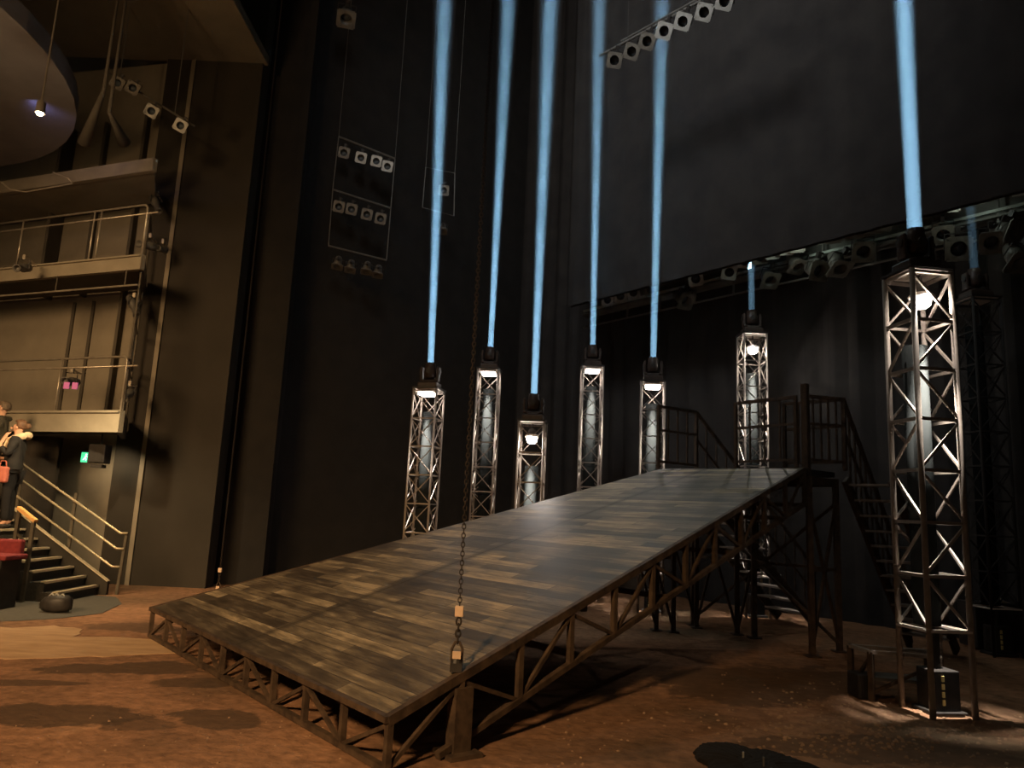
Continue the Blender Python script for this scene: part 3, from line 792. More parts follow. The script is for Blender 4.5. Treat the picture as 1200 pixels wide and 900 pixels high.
# ladders of lamps at the left
def ladder(corners, rows, label, base):
    (x0, x1) = corners
    lb = thing('lamp_ladder', label, 'lamp ladder', base)
    pts = []
    for (a, b) in rows:
        p, q = atY(a[0], a[1], 15.9), atY(b[0], b[1], 16.5); pts.append((p, q)); MB().tube(p, q, .022).build('rung', M['greybody'], lb)
    for s_ in (0, 1):
        mb = MB(); mb.path([pts[0][s_]] + [t[s_] for t in pts[1:]], .012, 6); mb.build('side_wire', M['greybody'], lb)
        t = pts[0][s_]; MB().tube(t, V((t.x, t.y, 17.9)), .006).build('suspension_wire', M['greybody'], lb)
    return pts
pts = ladder((0, 1), [((397, 160), (463, 186)), ((390, 222), (458, 244)), ((385, 288), (453, 305))], 'hanging ladder of three bars of lamps before the dark left stage wall', atY(425, 320, 16))
def put(x, y, i, what, kind, tilt):
    lamp(atY(x, y, 15.95 + (x - 390) / 66 * .6), what, 'lamps on the left hanging ladder', kind, None, tilt, .92, 6)
for i, (x, y) in enumerate([(403, 180), (423, 186), (441, 190), (454, 196)]): put(x, y, i, '%s square lamp along the top bar of the left lamp ladder' % names[i], 'pale' if i else 'dim', 14)
for i, (x, y) in enumerate([(397, 243), (412, 246), (430, 252), (446, 257)]): put(x, y, i, '%s dim lamp along the middle bar of the left lamp ladder' % names[i], 'dim', 14)
for i, (x, y) in enumerate([(396, 308), (411, 312), (430, 314), (443, 318)]): put(x, y, i, '%s lamp pointing down along the bottom bar of the left lamp ladder' % names[i], 'dim', 75)
lb = thing('hanging_lamp_rack', 'small hanging steel frame behind the leftmost beam', 'lamp frame', atY(515, 260, 17))
fp = [atY(499, 196, 17), atY(495, 243, 17), atY(532, 253, 17), atY(533, 203, 17)]
mb = MB(); mb.path(fp, .014, 6, closed=True); mb.build('frame', M['greybody'], lb)
for p in (fp[0], fp[3]): MB().tube(p, V((p.x, p.y, 17.9)), .006).build('suspension_wire', M['greybody'], lb)
lamp(atY(520, 224, 17), 'dim lamp inside the small hanging frame behind the leftmost beam', 'lamps of the small hanging frame', 'dim', None, 15, .9, 0)
lamp(atY(519, 268, 17), 'small lamp hanging below the frame behind the leftmost beam', 'lamps of the small hanging frame', 'dim', None, 65, .8, 0)
lamp(atY(406, 18, 15), 'lone lamp hanging high at the top edge above the left lamp ladder', 'lone lamps', 'dim', None, 60, 1.5, 0)

lp_ = atY(406, 18, 15) + Z * .33
dp = thing('drop_pipe', 'thin drop pipe carrying the lone lamp at the top edge', 'pipe', lp_)
MB().tube(lp_, V((lp_.x, lp_.y, 18)), .015).build('pipe', M['greybody'], dp)
# ================================================================== galleries at the left
def gal_pt(s_, z): return K + G * s_ + Z * z          # s along the fascia to the left
def gal_sd(s_, z): return K + GS * s_ + Z * z          # s along the side return
SL = 1.72
def gallery(z0, z1, label):
    t = thing('gallery_balcony', label, 'balcony', (K.x, K.y, z0))
    MB().bar(gal_pt(-.02, (z0 + z1) / 2), gal_pt(6, (z0 + z1) / 2), .10, z1 - z0).build('fascia', M['fascia'], t)
    MB().bar(gal_pt(0, z1 - .03) + V((.0, -.03, 0)), gal_pt(6, z1 - .03) + V((0, -.03, 0)), .12, .03).build('fascia_lip', M['fascia'], t)
    MB().bar(gal_sd(0.05, (z0 + z1) / 2), gal_sd(SL, (z0 + z1) / 2), .08, z1 - z0).build('side_fascia', M['black'], t)
    a, b = gal_pt(0, z0 + .08), gal_pt(6, z0 + .08); c = gal_sd(SL, z0 + .08)
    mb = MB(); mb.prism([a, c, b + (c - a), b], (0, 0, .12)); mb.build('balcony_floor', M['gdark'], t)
    return t
gl = gallery(2.71, 3.09, 'lower balcony with a plain brown front, above the stairs')
gu = gallery(5.61, 5.89, 'upper balcony with a plain brown front, high above the stairs')
def rails(z, posts, label, sx=.0):
    t = thing('balcony_railing', label, 'railing', (K.x, K.y, z))
    r = .021
    top = z + .95
    c = gal_pt(-.0, top); d = -G; 
    mb = MB(); mb.path([gal_pt(6, top), gal_pt(.12, top)] + arc(gal_pt(0.03, top), G, -Z, .12)[1:] + [gal_pt(.03, z - .25)], r, 8); mb.build('top_rail', M['rail'], t, smooth=True)
    mb = MB(); mb.tube(gal_pt(6, top - .17), gal_pt(-.22, top - .17), r * .8, 8); mb.build('mid_rail', M['rail'], t, smooth=True)
    for s_ in posts:
        mb = MB(); mb.tube(gal_pt(s_, z - .1), gal_pt(s_, top), r * .8, 8); mb.build('post', M['rail'], t, smooth=True)
    a, b = gal_sd(.35, top), gal_sd(SL - .1, top)
    mb = MB(); mb.path([gal_sd(.30, z - .1), gal_sd(.30, top - .14)] + arc(gal_sd(.30, top), -Z, GS, .14)[1:] + arc(gal_sd(SL - .1, top), -GS, -Z, .14) + [gal_sd(SL - .1, z)], r, 8)
    mb.build('side_loop', M['post'], t, smooth=True)
    mb = MB(); mb.tube(gal_sd(.3, top - .17), gal_sd(SL - .1, top - .17), r * .7, 8); mb.build('side_mid_rail', M['post'], t, smooth=True)
    return t
rails(3.09, [1.6, 3.4], 'steel tube railing with rounded corners on the lower balcony')
rails(5.89, [1.15, 1.32, 3.2], 'steel tube railing with paired posts on the upper balcony')
# ladder frame between the two floors at the corner
t = thing('corner_frame', 'dark steel frame standing between the two balconies at their corner', 'frame', gal_sd(.15, 3.09))
for s_ in (.15, SL - .15): MB().tube(gal_sd(s_, 3.09), gal_sd(s_, 5.62), .02, 8).build('upright', M['post'], t)
for z in (4.75, 5.35): MB().tube(gal_sd(.15, z), gal_sd(SL - .15, z), .018, 8).build('rung', M['post'], t)
# pipe below the upper floor
t = thing('lamp_pipe', 'thin pipe hung under the upper balcony floor', 'pipe', gal_pt(0, 5.35))
MB().tube(gal_pt(-.0, 5.32) - V((0, .05, 0)), gal_pt(6, 5.32) - V((0, .05, 0)), .018, 8).build('pipe', M['rail'], t)
for s_ in (.3, 2.0, 3.7): MB().tube(gal_pt(s_, 5.32) - V((0, .05, 0)), gal_pt(s_, 5.62) - V((0, .05, 0)), .012, 6).build('hanger', M['post'], t)
# third floor soffit and loop of pipe
ts = thing('gallery_balcony', 'uppermost balcony seen from below near the ceiling', 'balcony', (K.x, K.y, 7.5))
mb = MB(); a = gal_pt(0, 7.5); b = gal_pt(6, 7.5); c = gal_sd(SL, 7.5)
mb.prism([a, c, b + (c - a), b], (0, 0, .15)); mb.build('balcony_floor', M['gwall'], ts)
MB().bar(gal_pt(0, 7.6), gal_pt(6, 7.6), .1, .25).build('fascia', M['fascia'], ts)
t = thing('pipe_loop', 'thin bent pipe loop hanging below the uppermost balcony', 'pipe')
z = 7.85
lp = [(1, 213), (12, 222), (30, 225), (85, 215), (80, 209), (62, 202)]
mb = MB(); mb.path([atY(x, y, 12.9) for x, y in lp], .014, 6); mb.build('pipe', M['rail'], t)
t.location = (0, 0, 0)

# small fixtures on the galleries
def profile_lamp(loc, d, label, group='profile lamps on the galleries', s=1.0):
    t = thing('profile_lamp', label, 'stage lamp', loc, 0, group)
    loc, d = V(loc), V(d).normalized()
    mb = MB(); mb.lathe([(.05 * s, -.25 * s), (.075 * s, -.22 * s), (.08 * s, 0), (.055 * s, .04 * s), (.055 * s, .22 * s), (.07 * s, .24 * s), (.07 * s, .26 * s), (.05 * s, .26 * s), (.05 * s, .2 * s), (0, .2 * s)], c=loc, axis=d, n=16); mb.build('lamp_body', M['greybody'], t, smooth=True)
    mb = MB(); side = d.cross(Z).normalized()
    mb.path([loc + side * .10 * s, loc + side * .10 * s + Z * .16 * s, loc - side * .10 * s + Z * .16 * s, loc - side * .10 * s], .01, 6); mb.build('yoke', M['black'], t)
    mb = MB(); mb.box(loc + Z * .2 * s, (.05, .05, .09)); mb.bar(loc + Z * .22 * s, loc + V((-.1, .45, .22 * s)), .025); mb.build('clamp', M['rail'], t)
    return t
profile_lamp(atY(182, 238, 13.9), (.5, -.3, -.75), 'long profile lamp pointing down beside the wall above the upper balcony')
profile_lamp(atY(156, 358, 13.7), (.5, -.3, -.75), 'profile lamp pointing down under the upper balcony corner')
profile_lamp(atY(151, 462, 13.6), (.2, -.9, -.5), 'boxy lamp with a silver clamp on the lower balcony side railing')
profile_lamp(atY(175, 288, 13.6), (-.3, -.9, -.2), 'lamp with bright fittings on the upper balcony side railing')
profile_lamp(atY(190, 292, 13.9), (.1, -.95, -.2), 'small lamp with a pale lens at the outer end of the upper side railing', s=.8)
profile_lamp(atY(27, 314, 12.9), (.2, -.9, -.3), 'dark lamp clamped before the front of the upper balcony')
t = profile_lamp(atY(83, 447, 13.5), (.1, -.95, -.1), 'lamp with two pink lit filters behind the lower balcony railing')
ROOTS[t.name] = Matrix.Translation(t.location)
for dx in (-.075, .075):
    p = atY(83, 452, 13.2) + V((dx, 0, 0)); MB().box(p, (.10, .02, .12)).build('colour_filter', M['pinkgel'], t, label='pink filter')
# little bright specks of fittings
# exit sign and loudspeaker
t = thing('exit_sign', 'small green lit exit sign below the lower balcony', 'sign', atY(101, 536, 13.6))
p = atY(101, 536, 13.6)
mb = MB(); mb.box(p, (.16, .05, .18)); mb.build('case', M['exit'], t)
mb = MB(); y = p.y - .03
# running figure in white
mb.box((p.x + .015, y, p.z + .052), (.022, .008, .022)); mb.bar((p.x + .01, y, p.z + .035), (p.x - .008, y, p.z - .01), .022, .008); mb.bar((p.x - .005, y, p.z - .01), (p.x - .035, y, p.z - .05), .014, .008); mb.bar((p.x - .005, y, p.z - .01), (p.x + .02, y, p.z - .03), .014, .008); mb.bar((p.x + .02, y, p.z - .03), (p.x + .015, y, p.z - .06), .014, .008); mb.bar((p.x + .008, y, p.z + .028), (p.x + .035, y, p.z + .005), .012, .008)
mb.build('running_figure', M['exit_white'], t)
t = thing('loudspeaker', 'black box loudspeaker hung beside the green exit sign', 'loudspeaker', atY(117, 532, 13.5))
p = atY(117, 532, 13.5)
mb = MB(); mb.box(p, (.30, .25, .34)); mb.build('cabinet', M['black'], t, bevel=.02)
mb = MB(); mb.box(p - Z * .22, (.2, .15, .06)); mb.tube(p + Z * .15, p + Z * .5, .015); mb.build('bracket', M['black'], t)
mb = MB(); mb.box(p + V((0, -.13, 0)), (.25, .01, .29)); mb.build('grille', M['drape'], t)

# ceiling above the house: soffit and curved pale blue ring, pendant spot
mb = MB(); mb.box((-9.5, 8.5, 10.9), (8, 12, .2)); struct('ceiling_house', mb, M['ceil'])
mb = MB(); n = 48; c = V((-11.5, 9.3, 0)); ro, ri = 4.6, 1.2
vs = []; fs = []
for i in range(n):
    a = 2 * math.pi * i / n; cs_, sn = math.cos(a), math.sin(a)
    for rr, z in ((ri, 8.05), (ro, 7.9), (ro, 8.2), (ri, 8.3)): vs.append((c.x + rr * cs_, c.y + rr * sn, z))
for i in range(n):
    j = (i + 1) % n
    for k in range(4): fs.append((4 * i + k, 4 * j + k, 4 * j + (k + 1) % 4, 4 * i + (k + 1) % 4))
mb.add(vs, fs); o = mb.build('ceiling_ring', M['ring']); tag(o, 'large curved grey blue ring hanging under the house ceiling', 'ceiling ring')
light('blue_fill_light', 'SPOT', (-8.0, 11.2, 7.9), (-7.8, 14.3, 8.7), 12, (.38, .40, 1.0), .2, 110, .9)  # added blue fill tinting the wall above the upper balcony
light('ceiling_fill_light', 'SPOT', (-7.0, 5.0, 5.0), (-7.6, 10.5, 10.9), 260, WARM, .3, 110, .9)  # unseen uplight added to brighten the house ceiling
light('portal_fill_light', 'SPOT', (-6.0, 1.0, 7.0), (-5.5, 14.4, 11.0), 420, WARM, .3, 60, 1.0)  # fill lamp added to lift the upper portal wall
p = atY(47, 131, 9.6)
t = thing('house_spotlight', 'glaring warm house spotlight hanging near the ceiling ring', 'spotlight', p)
mb = MB(); mb.lathe([(.03, .16), (.055, .14), (.06, 0), (.065, -.02), (.05, -.02), (.045, .02), (0, .03)][::-1], c=p); mb.tube(p + Z * .15, V((p.x, p.y, 10.8)), .012); mb.build('housing', M['gdark'], t, smooth=True)
mb = MB(); mb.lathe([(0, -.055), (.035, -.045), (.05, -.01), (.045, .015), (0, .02)], c=p); mb.build('bulb', M['housebulb'], t, smooth=True)
light('house_spot_light', 'POINT', p - Z * .12, p - Z, 14, (1, .75, .42), .05)
# row of lamps along the house ceiling
for i, (x, y, k) in enumerate([(138, 98, 'dim'), (156, 104, 'dim'), (178, 131, 'pale'), (212, 148, 'pale')]):
    lamp(atY(x, y, 12.6), '%s small lamp along the sloping row above the upper balcony' % names[i], 'lamps in the row near the house ceiling', k, None, 20, .8, 20)
t = thing('lamp_bar', 'sloping pipe with small lamps above the upper balcony at the left', 'lamp bar', atY(130, 88, 12.7))
MB().tube(atY(122, 82, 12.75), atY(228, 148, 12.75), .02).build('pipe', M['greybody'], t)
for x, y in ((140, 93), (205, 133)):
    p = atY(x, y, 12.75); MB().tube(p, V((p.x, p.y, 17.9)), .01).build('hanger', M['greybody'], t)
# two diagonal ducts below the ceiling
for i, (a, b) in enumerate([((122, 105), (98, 168)), ((128, 132), (146, 168))]):
    mb = MB(); ta_, tb_ = atY(*a, 11.0), atY(*b, 11.6); mb.path([V((ta_.x, ta_.y, 10.8)), ta_, tb_], [.012, .03, .10], 10); o = mb.build('tapering_drape', M['gdark'], smooth=True)
    tag(o, ['longer brown hanging strip below the ceiling, nearer the spotlight', 'shorter brown hanging strip below the ceiling, nearer the portal wall'][i], 'drape')

# ================================================================== house stairs at the left
st = thing('house_stairs', 'carpeted steps with pale nosings climbing to the left under the balcony', 'stairs', (-6.8, 12.3, 0))
RX, RZ_, Y0, Y1 = .225, .145, 11.72, 12.86
NS = 13
for k in range(NS):
    x1 = -6.78 - RX * k; x0 = -6.78 - RX * NS; z1 = RZ_ * (k + 1)
    sh = .04 * k
    mb = MB(); mb.box(((x1 + x1 - RX - .02) / 2, (Y0 + sh + Y1) / 2, z1 / 2), (RX + .02, Y1 - Y0 - sh, z1)); step = mb.build('step', M['carpet'], st)
    mb = MB(); mb.box((x1 - .015, (Y0 + sh + Y1) / 2, z1 + .002), (.09, Y1 - Y0 - sh, .034)); mb.build('nosing', M['nosing'], step)
mb = MB(); e = RX * NS
mb.prism([(-6.62, Y1 + .02, 0), (-6.62, Y1 + .02, .22), (-6.78 - e, Y1 + .02, RZ_ * NS + .3), (-6.78 - e, Y1 + .02, 0)], (0, .06, 0)); mb.build('stringer_wall', M['panel'], st)
MB().bar((-6.62, Y1 + .05, .225), (-6.78 - e, Y1 + .05, RZ_ * NS + .305), .085, .018).build('stringer_cap', M['nosing'], st)
mb = MB(); mb.box((-6.78 - e - 1.0, (Y0 + Y1) / 2 + .5, RZ_ * NS / 2), (2.0, 2.4, RZ_ * NS)); mb.build('landing', M['carpet'], st)
hr = thing('stair_handrail', 'three-bar brass handrail on the far side of the carpeted steps', 'handrail', (-6.55, 12.96, 0))
yy = 12.97
for z in (1.02, .76, .46):
    xa = -6.44 - (1.02 - z) * .12
    mb = MB(); mb.path([(xa, yy, z), (xa - .12, yy, z + .0), (xa - .17, yy, z + .03), (-8.45, yy, z + 1.12)], .02, 8); mb.build('rail', M['railbright'], hr, smooth=True)
MB().bar((-6.50, yy + .02, 0), (-6.46, yy + .02, 1.03), .045, .03, up=V((0, 1, 0))).build('post', M['post'], hr)
MB().bar((-7.42, yy + .03, .55), (-7.42, yy + .03, 1.66), .05, .03, up=V((0, 1, 0))).build('post', M['post'], hr)
MB().bar((-8.40, yy + .02, 1.0), (-8.40, yy + .02, 2.15), .045, .03, up=V((0, 1, 0))).build('post', M['post'], hr)
h2 = thing('stair_handrail', 'short handrail with an orange wooden top on the near side of the steps', 'handrail', (-7.4, 11.6, 0))
a = atY(22, 595, 11.7); b = atY(42, 611, 11.6)
MB().bar(a, b, .07, .05).build('wooden_grip', M['handwood'], h2)
for p in (a + V((.02, 0, 0)), b - V((.03, 0, 0))):
    MB().bar(V((p.x, p.y, 0)), p, .05, .05).build('post', M['post'], h2)
MB().bar(a - Z * .38 + V((.02, 0, 0)), b - Z * .42, .03).build('mid_rail', M['post'], h2)
# curtains and dark wall behind the stairs
mb = MB(); c0 = atY(30, 560, 14.3); c1 = atY(86, 560, 14.25)
pleated(mb, (-11.5, 14.0, 0), (-8.5, 14.1, 0), 0.02, 2.68, .09, .04, 9)
o = mb.build('stage_curtain', M['drape_dim']); tag(o, 'brown pleated curtain hanging under the lower balcony behind the people', 'curtain')
# theatre seat at the frame edge
ss = thing('theatre_seat', 'maroon velvet theatre seat beside the foot of the steps', 'seat', (-7.3, 10.9, 0))
a = atY(0, 650, 10.9); zt_ = a.z
MB().box((a.x - .17, 10.95, zt_ - .03), (.78, .5, .07)).build('seat_cushion', M['velvet'], ss, bevel=.02)
MB().box((a.x - .30, 11.25, zt_ + .08), (.78, .12, .24)).build('backrest', M['velvet'], ss, bevel=.03)
MB().box((a.x - .20, 10.95, zt_ / 2 - .03), (.70, .44, zt_ - .08)).build('seat_box', M['black'], ss)
# bag
c = atz(65, 718)
n1 = MB(); 
vs = []; fs = []; nn = 14; mm = 8
rnd = random.Random(3)
for i in range(mm + 1):
    ph = math.pi * i / mm
    for j in range(nn):
        a = 2 * math.pi * j / nn; k = 1 + .12 * rnd.uniform(-1, 1)
        z = .115 + .125 * math.cos(ph) * (1 if math.cos(ph) > 0 else .92)
        sq = abs(math.sin(ph)) ** .55
        vs.append((c.x + .22 * sq * math.cos(a) * k, c.y + .13 * sq * math.sin(a) * k, max(z + .012 * rnd.uniform(-1, 1), 0.002)))
for i in range(mm):
    for j in range(nn): fs.append((i * nn + j, i * nn + (j + 1) % nn, (i + 1) * nn + (j + 1) % nn, (i + 1) * nn + j))
n1.add(vs, fs)
bgt = thing('holdall_bag', 'small black soft bag lying on the grey floor before the steps', 'bag', (c.x, c.y, 0))
n1.build('bag_body', M['black'], bgt, smooth=True)
mb = MB()
for dx in (-.07, .0, .08): mb.path([(c.x + dx - .03, c.y - .03, .225), (c.x + dx, c.y - .03, .262), (c.x + dx + .03, c.y - .03, .235)], .012, 6)
mb.build('handle', M['whiteframe'], bgt, label='pale loops on top')

# ================================================================== people
def skin_body(name, verts, edges, radii, m, parent, root_i=0, sub=2):
    me = bpy.data.meshes.new(name); me.from_pydata([V(v) for v in verts], edges, [])
    o = bpy.data.objects.new(name, me); COL.objects.link(o)
    o.modifiers.new('skin', 'SKIN'); s = o.modifiers.new('sub', 'SUBSURF'); s.levels = sub; s.render_levels = sub
    for i, r in enumerate(radii):
        sv = me.skin_vertices[0].data[i]; sv.radius = (r, r) if not isinstance(r, tuple) else r
        sv.use_root = (i == root_i)
    o.modifiers['skin'].use_smooth_shade = True
    me.materials.append(m); o.parent = parent; ROOTS[o.name] = Matrix.Identity(4)
    return o
def ellipsoid(mb, c, r, n=16, mth=10, warp=None):
    vs = []; fs = []
    for i in range(mth + 1):
        ph = math.pi * i / mth
        for j in range(n):
            a = 2 * math.pi * j / n
            p = V((math.sin(ph) * math.cos(a), math.sin(ph) * math.sin(a), math.cos(ph)))
            if warp: p = warp(p)
            vs.append(V(c) + V((p.x * r[0], p.y * r[1], p.z * r[2])))
    for i in range(mth):
        for j in range(n): fs.append((i * n + j, i * n + (j + 1) % n, (i + 1) * n + (j + 1) % n, (i + 1) * n + j))
    mb.add(vs, fs)
def person(loc, rz, label, woman):
    """faces local -Y, 1.65 m tall; local frame at the feet"""
    t = thing('person', label, 'person', loc, rz)
    H = 1.0
    # skeleton of skin: head, neck, chest, hips, legs, arms and hands in one surface
    vv = [(0, 0, .90), (0, 0, 1.08), (0, 0, 1.28), (0, 0, 1.38), (0, -.01, 1.45), (0, -.02, 1.53), (0, -.015, 1.61)]
    rr = [.12, .105, .12, .07, .048, (.078, .088), (.066, .082)]
    ed = [(0, 1), (1, 2), (2, 3), (3, 4), (4, 5), (5, 6)]
    def addc(pts, rad, frm):
        k = frm
        for p, r in zip(pts, rad):
            vv.append(p); rr.append(r); ed.append((k, len(vv) - 1)); k = len(vv) - 1
        return k
    for s in (-1, 1):
        addc([(s * .09, 0, .84), (s * .10, -.01, .47), (s * .10, .02, .09), (s * .11, -.10, .035)], [.085, .058, .042, .03], 0)
    if woman:
        armR = [(.17, 0, 1.34), (.21, -.05, 1.10), (.12, -.20, 1.26), (.06, -.155, 1.40)]     # hand to the chin
        armL = [(-.17, 0, 1.34), (-.21, -.02, 1.08), (-.10, -.24, 1.06), (-.02, -.28, 1.07)]
    else:
        armR = [(.19, 0, 1.36), (.23, -.08, 1.13), (.10, -.27, 1.22), (.02, -.30, 1.25)]
        armL = [(-.19, 0, 1.36), (-.23, -.06, 1.12), (-.12, -.26, 1.14), (-.04, -.30, 1.16)]
    hands = []
    for arm in (armR, armL):
        k = addc(arm, [.052, .038, .026, .030], 2)
        hands.append(k)
        w = V(arm[-1]); d = (w - V(arm[-2])).normalized(); sd = d.cross(Z).normalized(); upv = sd.cross(d)
        for q in range(4):
            b = w + sd * ((q - 1.5) * .019) + d * .035
            addc([tuple(b), tuple(b + d * .028 - upv * .008), tuple(b + d * (.044 + .004 * (q in (1, 2))) - upv * .024)], [.0095, .009, .008], k)
        b = w + upv * .02 + sd * .03
        addc([tuple(b), tuple(b + d * .03 + upv * .008)], [.010, .009], k)
    skin_body('body', vv, ed, rr, M['skin'], t)
    # face
    hc = V((0, -.02, 1.545))
    mb = MB(); ellipsoid(mb, hc + V((0, -.092, -.012)), (.012, .020, .018)); mb.build('nose', M['skin'], t, world=False, smooth=True)
    mb = MB()
    for s in (-1, 1): ellipsoid(mb, hc + V((s * .030, -.080, .012)), (.010, .007, .007), 8, 6)
    mb.build('eyes', M['black'], t, world=False, smooth=True)
    mb = MB(); ellipsoid(mb, hc + V((0, -.082, -.050)), (.022, .008, .008), 10, 6); mb.build('mouth', M['velvet'], t, world=False, smooth=True)
    mb = MB()
    for s in (-1, 1): ellipsoid(mb, hc + V((s * .080, .0, 0)), (.012, .018, .028), 10, 8)
    mb.build('ears', M['skin'], t, world=False, smooth=True)
    # hair: cap open at the face
    mb = MB()
    def cut(p):
        if p.y < -.35 and p.z < .55: return V((p.x * .8, -.35 * .8, p.z * .85))
        if p.z < -.55: return V((p.x * .85, p.y, -.55))
        return p
    ellipsoid(mb, hc + V((0, .022, .035)), (.094, .104, .098), 20, 14, cut)
    if woman: ellipsoid(mb, hc + V((0, .125, .03)), (.040, .045, .045))
    mb.build('hair', M['hair_brown' if woman else 'hair_grey'], t, world=False, smooth=True)
    # coat
    cv = [(0, .0, .78), (0, 0, .95), (0, 0, 1.12), (0, 0, 1.30), (0, .01, 1.40)]
    cr = [(.175, .13), (.165, .125), (.15, .115), (.165, .12), (.09, .085)]
    ce = [(0, 1), (1, 2), (2, 3), (3, 4)]
    for arm in (armR, armL):
        k = 3
        for p, r in zip([arm[0], arm[1], tuple(V(arm[1]).lerp(V(arm[2]), .85))], [.075, .062, .046]):
            cv.append(p); cr.append(r); ce.append((k, len(cv) - 1)); k = len(cv) - 1
    skin_body('coat', cv, ce, cr, M['coat' if woman else 'olive'], t)
    tv = [(0, 0, .86), (-.09, 0, .80), (-.10, -.01, .47), (-.10, .02, .10), (.09, 0, .80), (.10, -.01, .47), (.10, .02, .10)]
    skin_body('trousers', tv, [(0, 1), (1, 2), (2, 3), (0, 4), (4, 5), (5, 6)], [.13, .10, .075, .062, .10, .075, .062], M['jeans'], t)
    mb = MB()
    for s in (-1, 1): ellipsoid(mb, (s * .105, -.05, .045), (.048, .13, .045), 14, 8)
    mb.build('shoes', M['shoe'], t, world=False, smooth=True)
    if woman:
        mb = MB(); pts = []
        for i in range(14):
            a = math.pi * 2 * i / 14; pts.append((.115 * math.cos(a), .02 + .115 * math.sin(a), 1.385 + .05 * math.sin(a)))
        mb.path(pts, [.052 + .008 * (i % 2) for i in range(14)], 10, closed=True)
        mb.path([(.03, -.10, 1.37), (.06, -.135, 1.25), (.055, -.14, 1.12)], [.045, .042, .035], 10)
        mb.path([(-.03, -.10, 1.37), (-.06, -.135, 1.25), (-.055, -.14, 1.12)], [.045, .042, .035], 10)
        mb.build('fur_collar', M['fur'], t, world=False, smooth=True)
    else:
        mb = MB()
        for arm in (armR, armL):
            mb.tube(V(arm[1]).lerp(V(arm[2]), .1), V(arm[1]).lerp(V(arm[2]), .9), .058, 14, .046)
        mb.build('sleeves', M['stripe'], t, world=False, smooth=True, label='striped pale forearm sleeves')
        mb = MB()
        for s in (-1, 1):
            pts = [hc + V((s * .032 + .022 * math.cos(a), -.093, .012 + .016 * math.sin(a))) for a in [2 * math.pi * i / 10 for i in range(10)]]
            mb.path(pts, .003, 5, closed=True)
            mb.tube(hc + V((s * .055, -.088, .014)), hc + V((s * .082, .0, .014)), .003, 5)
        mb.tube(hc + V((-.01, -.095, .014)), hc + V((.01, -.095, .014)), .003, 5)
        mb.build('glasses', M['black'], t, world=False)
        mb = MB(); pts = [(.09 * math.cos(a), .01 + .09 * math.sin(a), 1.40) for a in [2 * math.pi * i / 14 for i in range(14)]]
        mb.path(pts, .038, 8, closed=True); mb.build('hood', M['olive'], t, world=False, smooth=True)
    return t
def on_step(x): return RZ_ * (int((-x - 6.78) / RX) + 1) + .014
wx = -6.78 - RX * 6.45
pw = person((wx, 12.5, on_step(wx)), R(-72), 'person in a black coat with cream fur collar standing on the steps, hand at chin', True)
pw.scale = (1.08,) * 3
mx_ = -6.78 - RX * 8.45
pm_ = person((mx_, 12.68, on_step(mx_)), R(-60), 'person with glasses and short greying hair in an olive coat at the picture edge', False)
pm_.scale = (1.10,) * 3
# coral bag held by the woman
c = atY(2, 556, 12.2)
bt = thing('handbag', 'coral handbag held in front by the person with the fur collar', 'bag', c)
mb = MB(); mb.box(c, (.20, .10, .26)); mb.build('bag_body', M['scarf'], bt, bevel=.03)
mb = MB(); mb.path([c + V((-.06, 0, .12)), c + V((-.04, 0, .22)), c + V((.04, 0, .22)), c + V((.06, 0, .12))], .010, 6); mb.build('handle', M['scarf'], bt)

# ================================================================== right side: low frame, curtain things, dirt
lf = thing('low_steel_frame', 'low rusty steel frame standing on the dirt left of the nearest tower', 'frame', (3.7, 8.1, 0))
fa, fb = atz(998, 812), atz(1022, 822); fc = fa + E * .0 + V((.72, -.15, 0)); fd = fb + V((.62, -.13, 0))
q_ = [V((p.x, p.y, 0)) for p in (fa, fb, fd, fc)]
for p in q_:
    mb = MB(); mb.bar(p, p + Z * .47, .05, .05, up=E); mb.build('leg', M['rust'], lf)
for i in range(4):
    MB().bar(q_[i] + Z * .47, q_[(i + 1) % 4] + Z * .47, .045, .035, ext=.02).build('top_bar', M['tower'], lf)
MB().prism([p + Z * .20 for p in q_], (0, 0, .03)).build('shelf', M['greybody'], lf)
MB().bar(q_[0] + Z * .08, q_[1] + Z * .42, .03).build('diagonal_brace', M['rust'], lf)
MB().bar(q_[1] + Z * .08, q_[2] + Z * .42, .03).build('diagonal_brace', M['rust'], lf)
MB().box((q_[1] + q_[0]) / 2 + Z * .12, (.18, .26, .24)).build('weight', M['black'], lf, bevel=.02)
c = atz(1180, 757) - N * .75
cs_ = thing('equipment_case', 'black equipment case in the dark against the right cloth', 'case', (c.x, c.y, 0))
MB().box((c.x + .1, c.y + .1, .33), (.7, .45, .6)).build('case_body', M['black'], cs_, bevel=.02)
MB().box((c.x + .1, c.y + .1, .65), (.72, .47, .05)).build('case_lid', M['black'], cs_, bevel=.01)
mb = MB(); rnd = random.Random(5)
vs = []; n = 16
cc = V((c.x + .1, c.y - .02, .68))
for i in range(5):
    for j in range(n):
        a = 2 * math.pi * j / n; r = (1 - i / 4) ** .6 * (1 + .2 * rnd.uniform(-1, 1)); vs.append(cc + V((.20 * r * math.cos(a), .10 * r * math.sin(a), .10 * (i / 4) + .01 * rnd.uniform(0, 1))))
mb.add(vs, [(i * n + j, i * n + (j + 1) % n, (i + 1) * n + (j + 1) % n, (i + 1) * n + j) for i in range(4) for j in range(n)])
o = mb.build('crumpled_cloth', M['paleplate'], smooth=True); tag(o, 'pale crumpled cloth on the black case at the right', 'cloth')

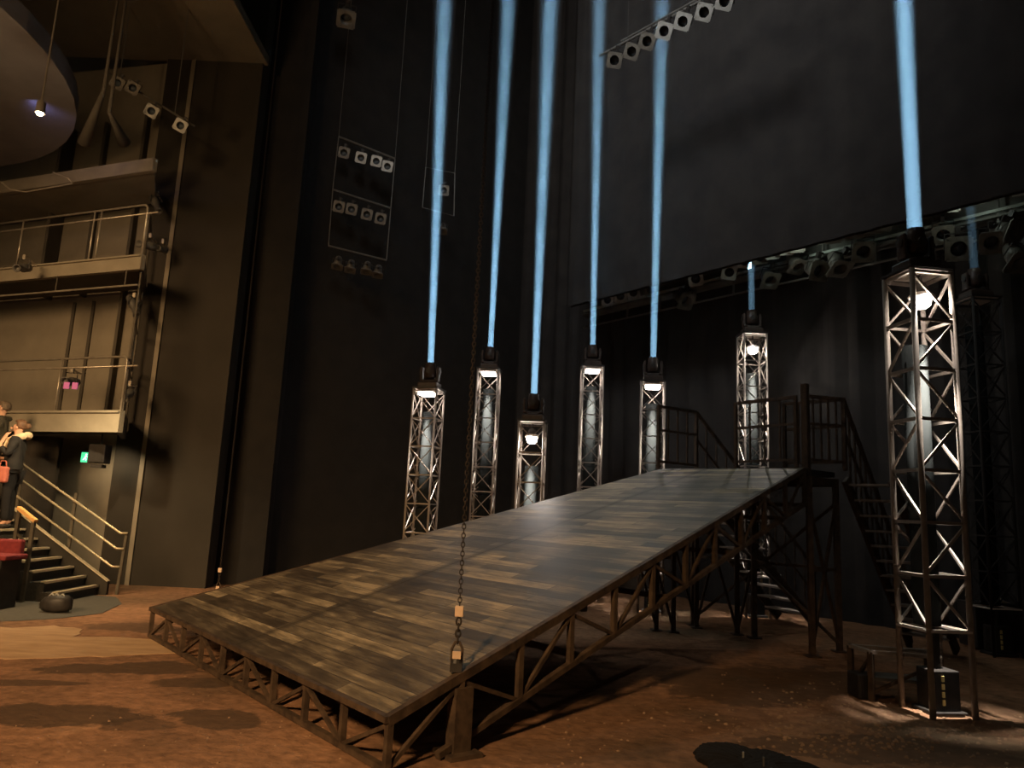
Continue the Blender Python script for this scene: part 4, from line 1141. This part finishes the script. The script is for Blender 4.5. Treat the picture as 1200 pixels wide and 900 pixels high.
# black shaggy cloth at the bottom edge of the picture
ol = [(812, 884), (822, 876), (838, 874), (862, 876), (880, 882), (905, 884), (930, 893), (960, 903), (975, 925), (930, 950), (860, 950), (832, 915), (828, 898), (818, 893)]
rnd = random.Random(11); pts = [atz(*p) for p in ol]; out = []
for i, p in enumerate(pts):
    q = pts[(i + 1) % len(pts)]; n = max(3, int((q - p).length / .025))
    for j in range(n): out.append(p.lerp(q, j / n))
cen = sum(out, V()) / len(out); mb = MB(); n = len(out); vs = []; fs = []
for k, (s_, h) in enumerate([(1.0, 0.003), (.97, .025), (.85, .045), (.6, .06), (.3, .065)]):
    for i, p in enumerate(out):
        j = 1 + (.028 * rnd.uniform(-1, 1) if k < 2 else .01 * rnd.uniform(-1, 1)); q = cen + (p - cen) * s_ * j; vs.append(V((q.x, q.y, h + .012 * rnd.uniform(0, 1) * (k > 0))))
for k in range(4):
    for i in range(n): fs.append((k * n + i, k * n + (i + 1) % n, (k + 1) * n + (i + 1) % n, (k + 1) * n + i))
fs.append(tuple(4 * n + i for i in range(n)))
mb.add(vs, fs); o = mb.build('shaggy_cloth', M['blackfur']); tag(o, 'ragged black shaggy cloth lying on the dirt at the bottom edge', 'cloth')
for i, (x, y, h) in enumerate([(871, 890, .06), (895, 900, .08)]):
    p = atz(x, y, .06); mb = MB(); mb.tube((p.x, p.y, .05), (p.x, p.y, .05 + h), .007, 8); o = mb.build('peg', M['whiteframe' if i == 0 else 'greybody'])
    tag(o, ['short pale peg standing on the black shaggy cloth', 'greyish peg nearer the bottom edge on the black shaggy cloth'][i], 'peg')

# clods of earth
mb = MB(); rnd = random.Random(21)
def clod(p, s):
    vs = []
    for i in range(6):
        a = i * math.pi / 3; vs.append(p + V((s * math.cos(a) * rnd.uniform(.7, 1.2), s * math.sin(a) * rnd.uniform(.7, 1.2), 0)))
    for i in range(6):
        a = i * math.pi / 3; vs.append(p + V((s * .6 * math.cos(a), s * .6 * math.sin(a), s * rnd.uniform(.4, .8))))
    mb.add(vs, [(i, (i + 1) % 6, 6 + (i + 1) % 6, 6 + i) for i in range(6)] + [tuple(range(6, 12))])
for i in range(700):
    x = rnd.gauss(1030, 80); y = rnd.gauss(850, 22)
    if y < 800: continue
    clod(atz(x, y), rnd.uniform(.006, .022))
for i in range(260):
    clod(atz(rnd.uniform(600, 1200), rnd.uniform(745, 900)), rnd.uniform(.005, .016))
for i in range(90):
    clod(atz(rnd.uniform(0, 420), rnd.uniform(775, 900)), rnd.uniform(.004, .012))
o = mb.build('dirt_clods', mat('clod_earth', (.34, .22, .13), (.2, .12, .07), 8, .95)); tag(o, 'loose clods of dry earth scattered over the dirt floor', 'clods', kind='stuff')
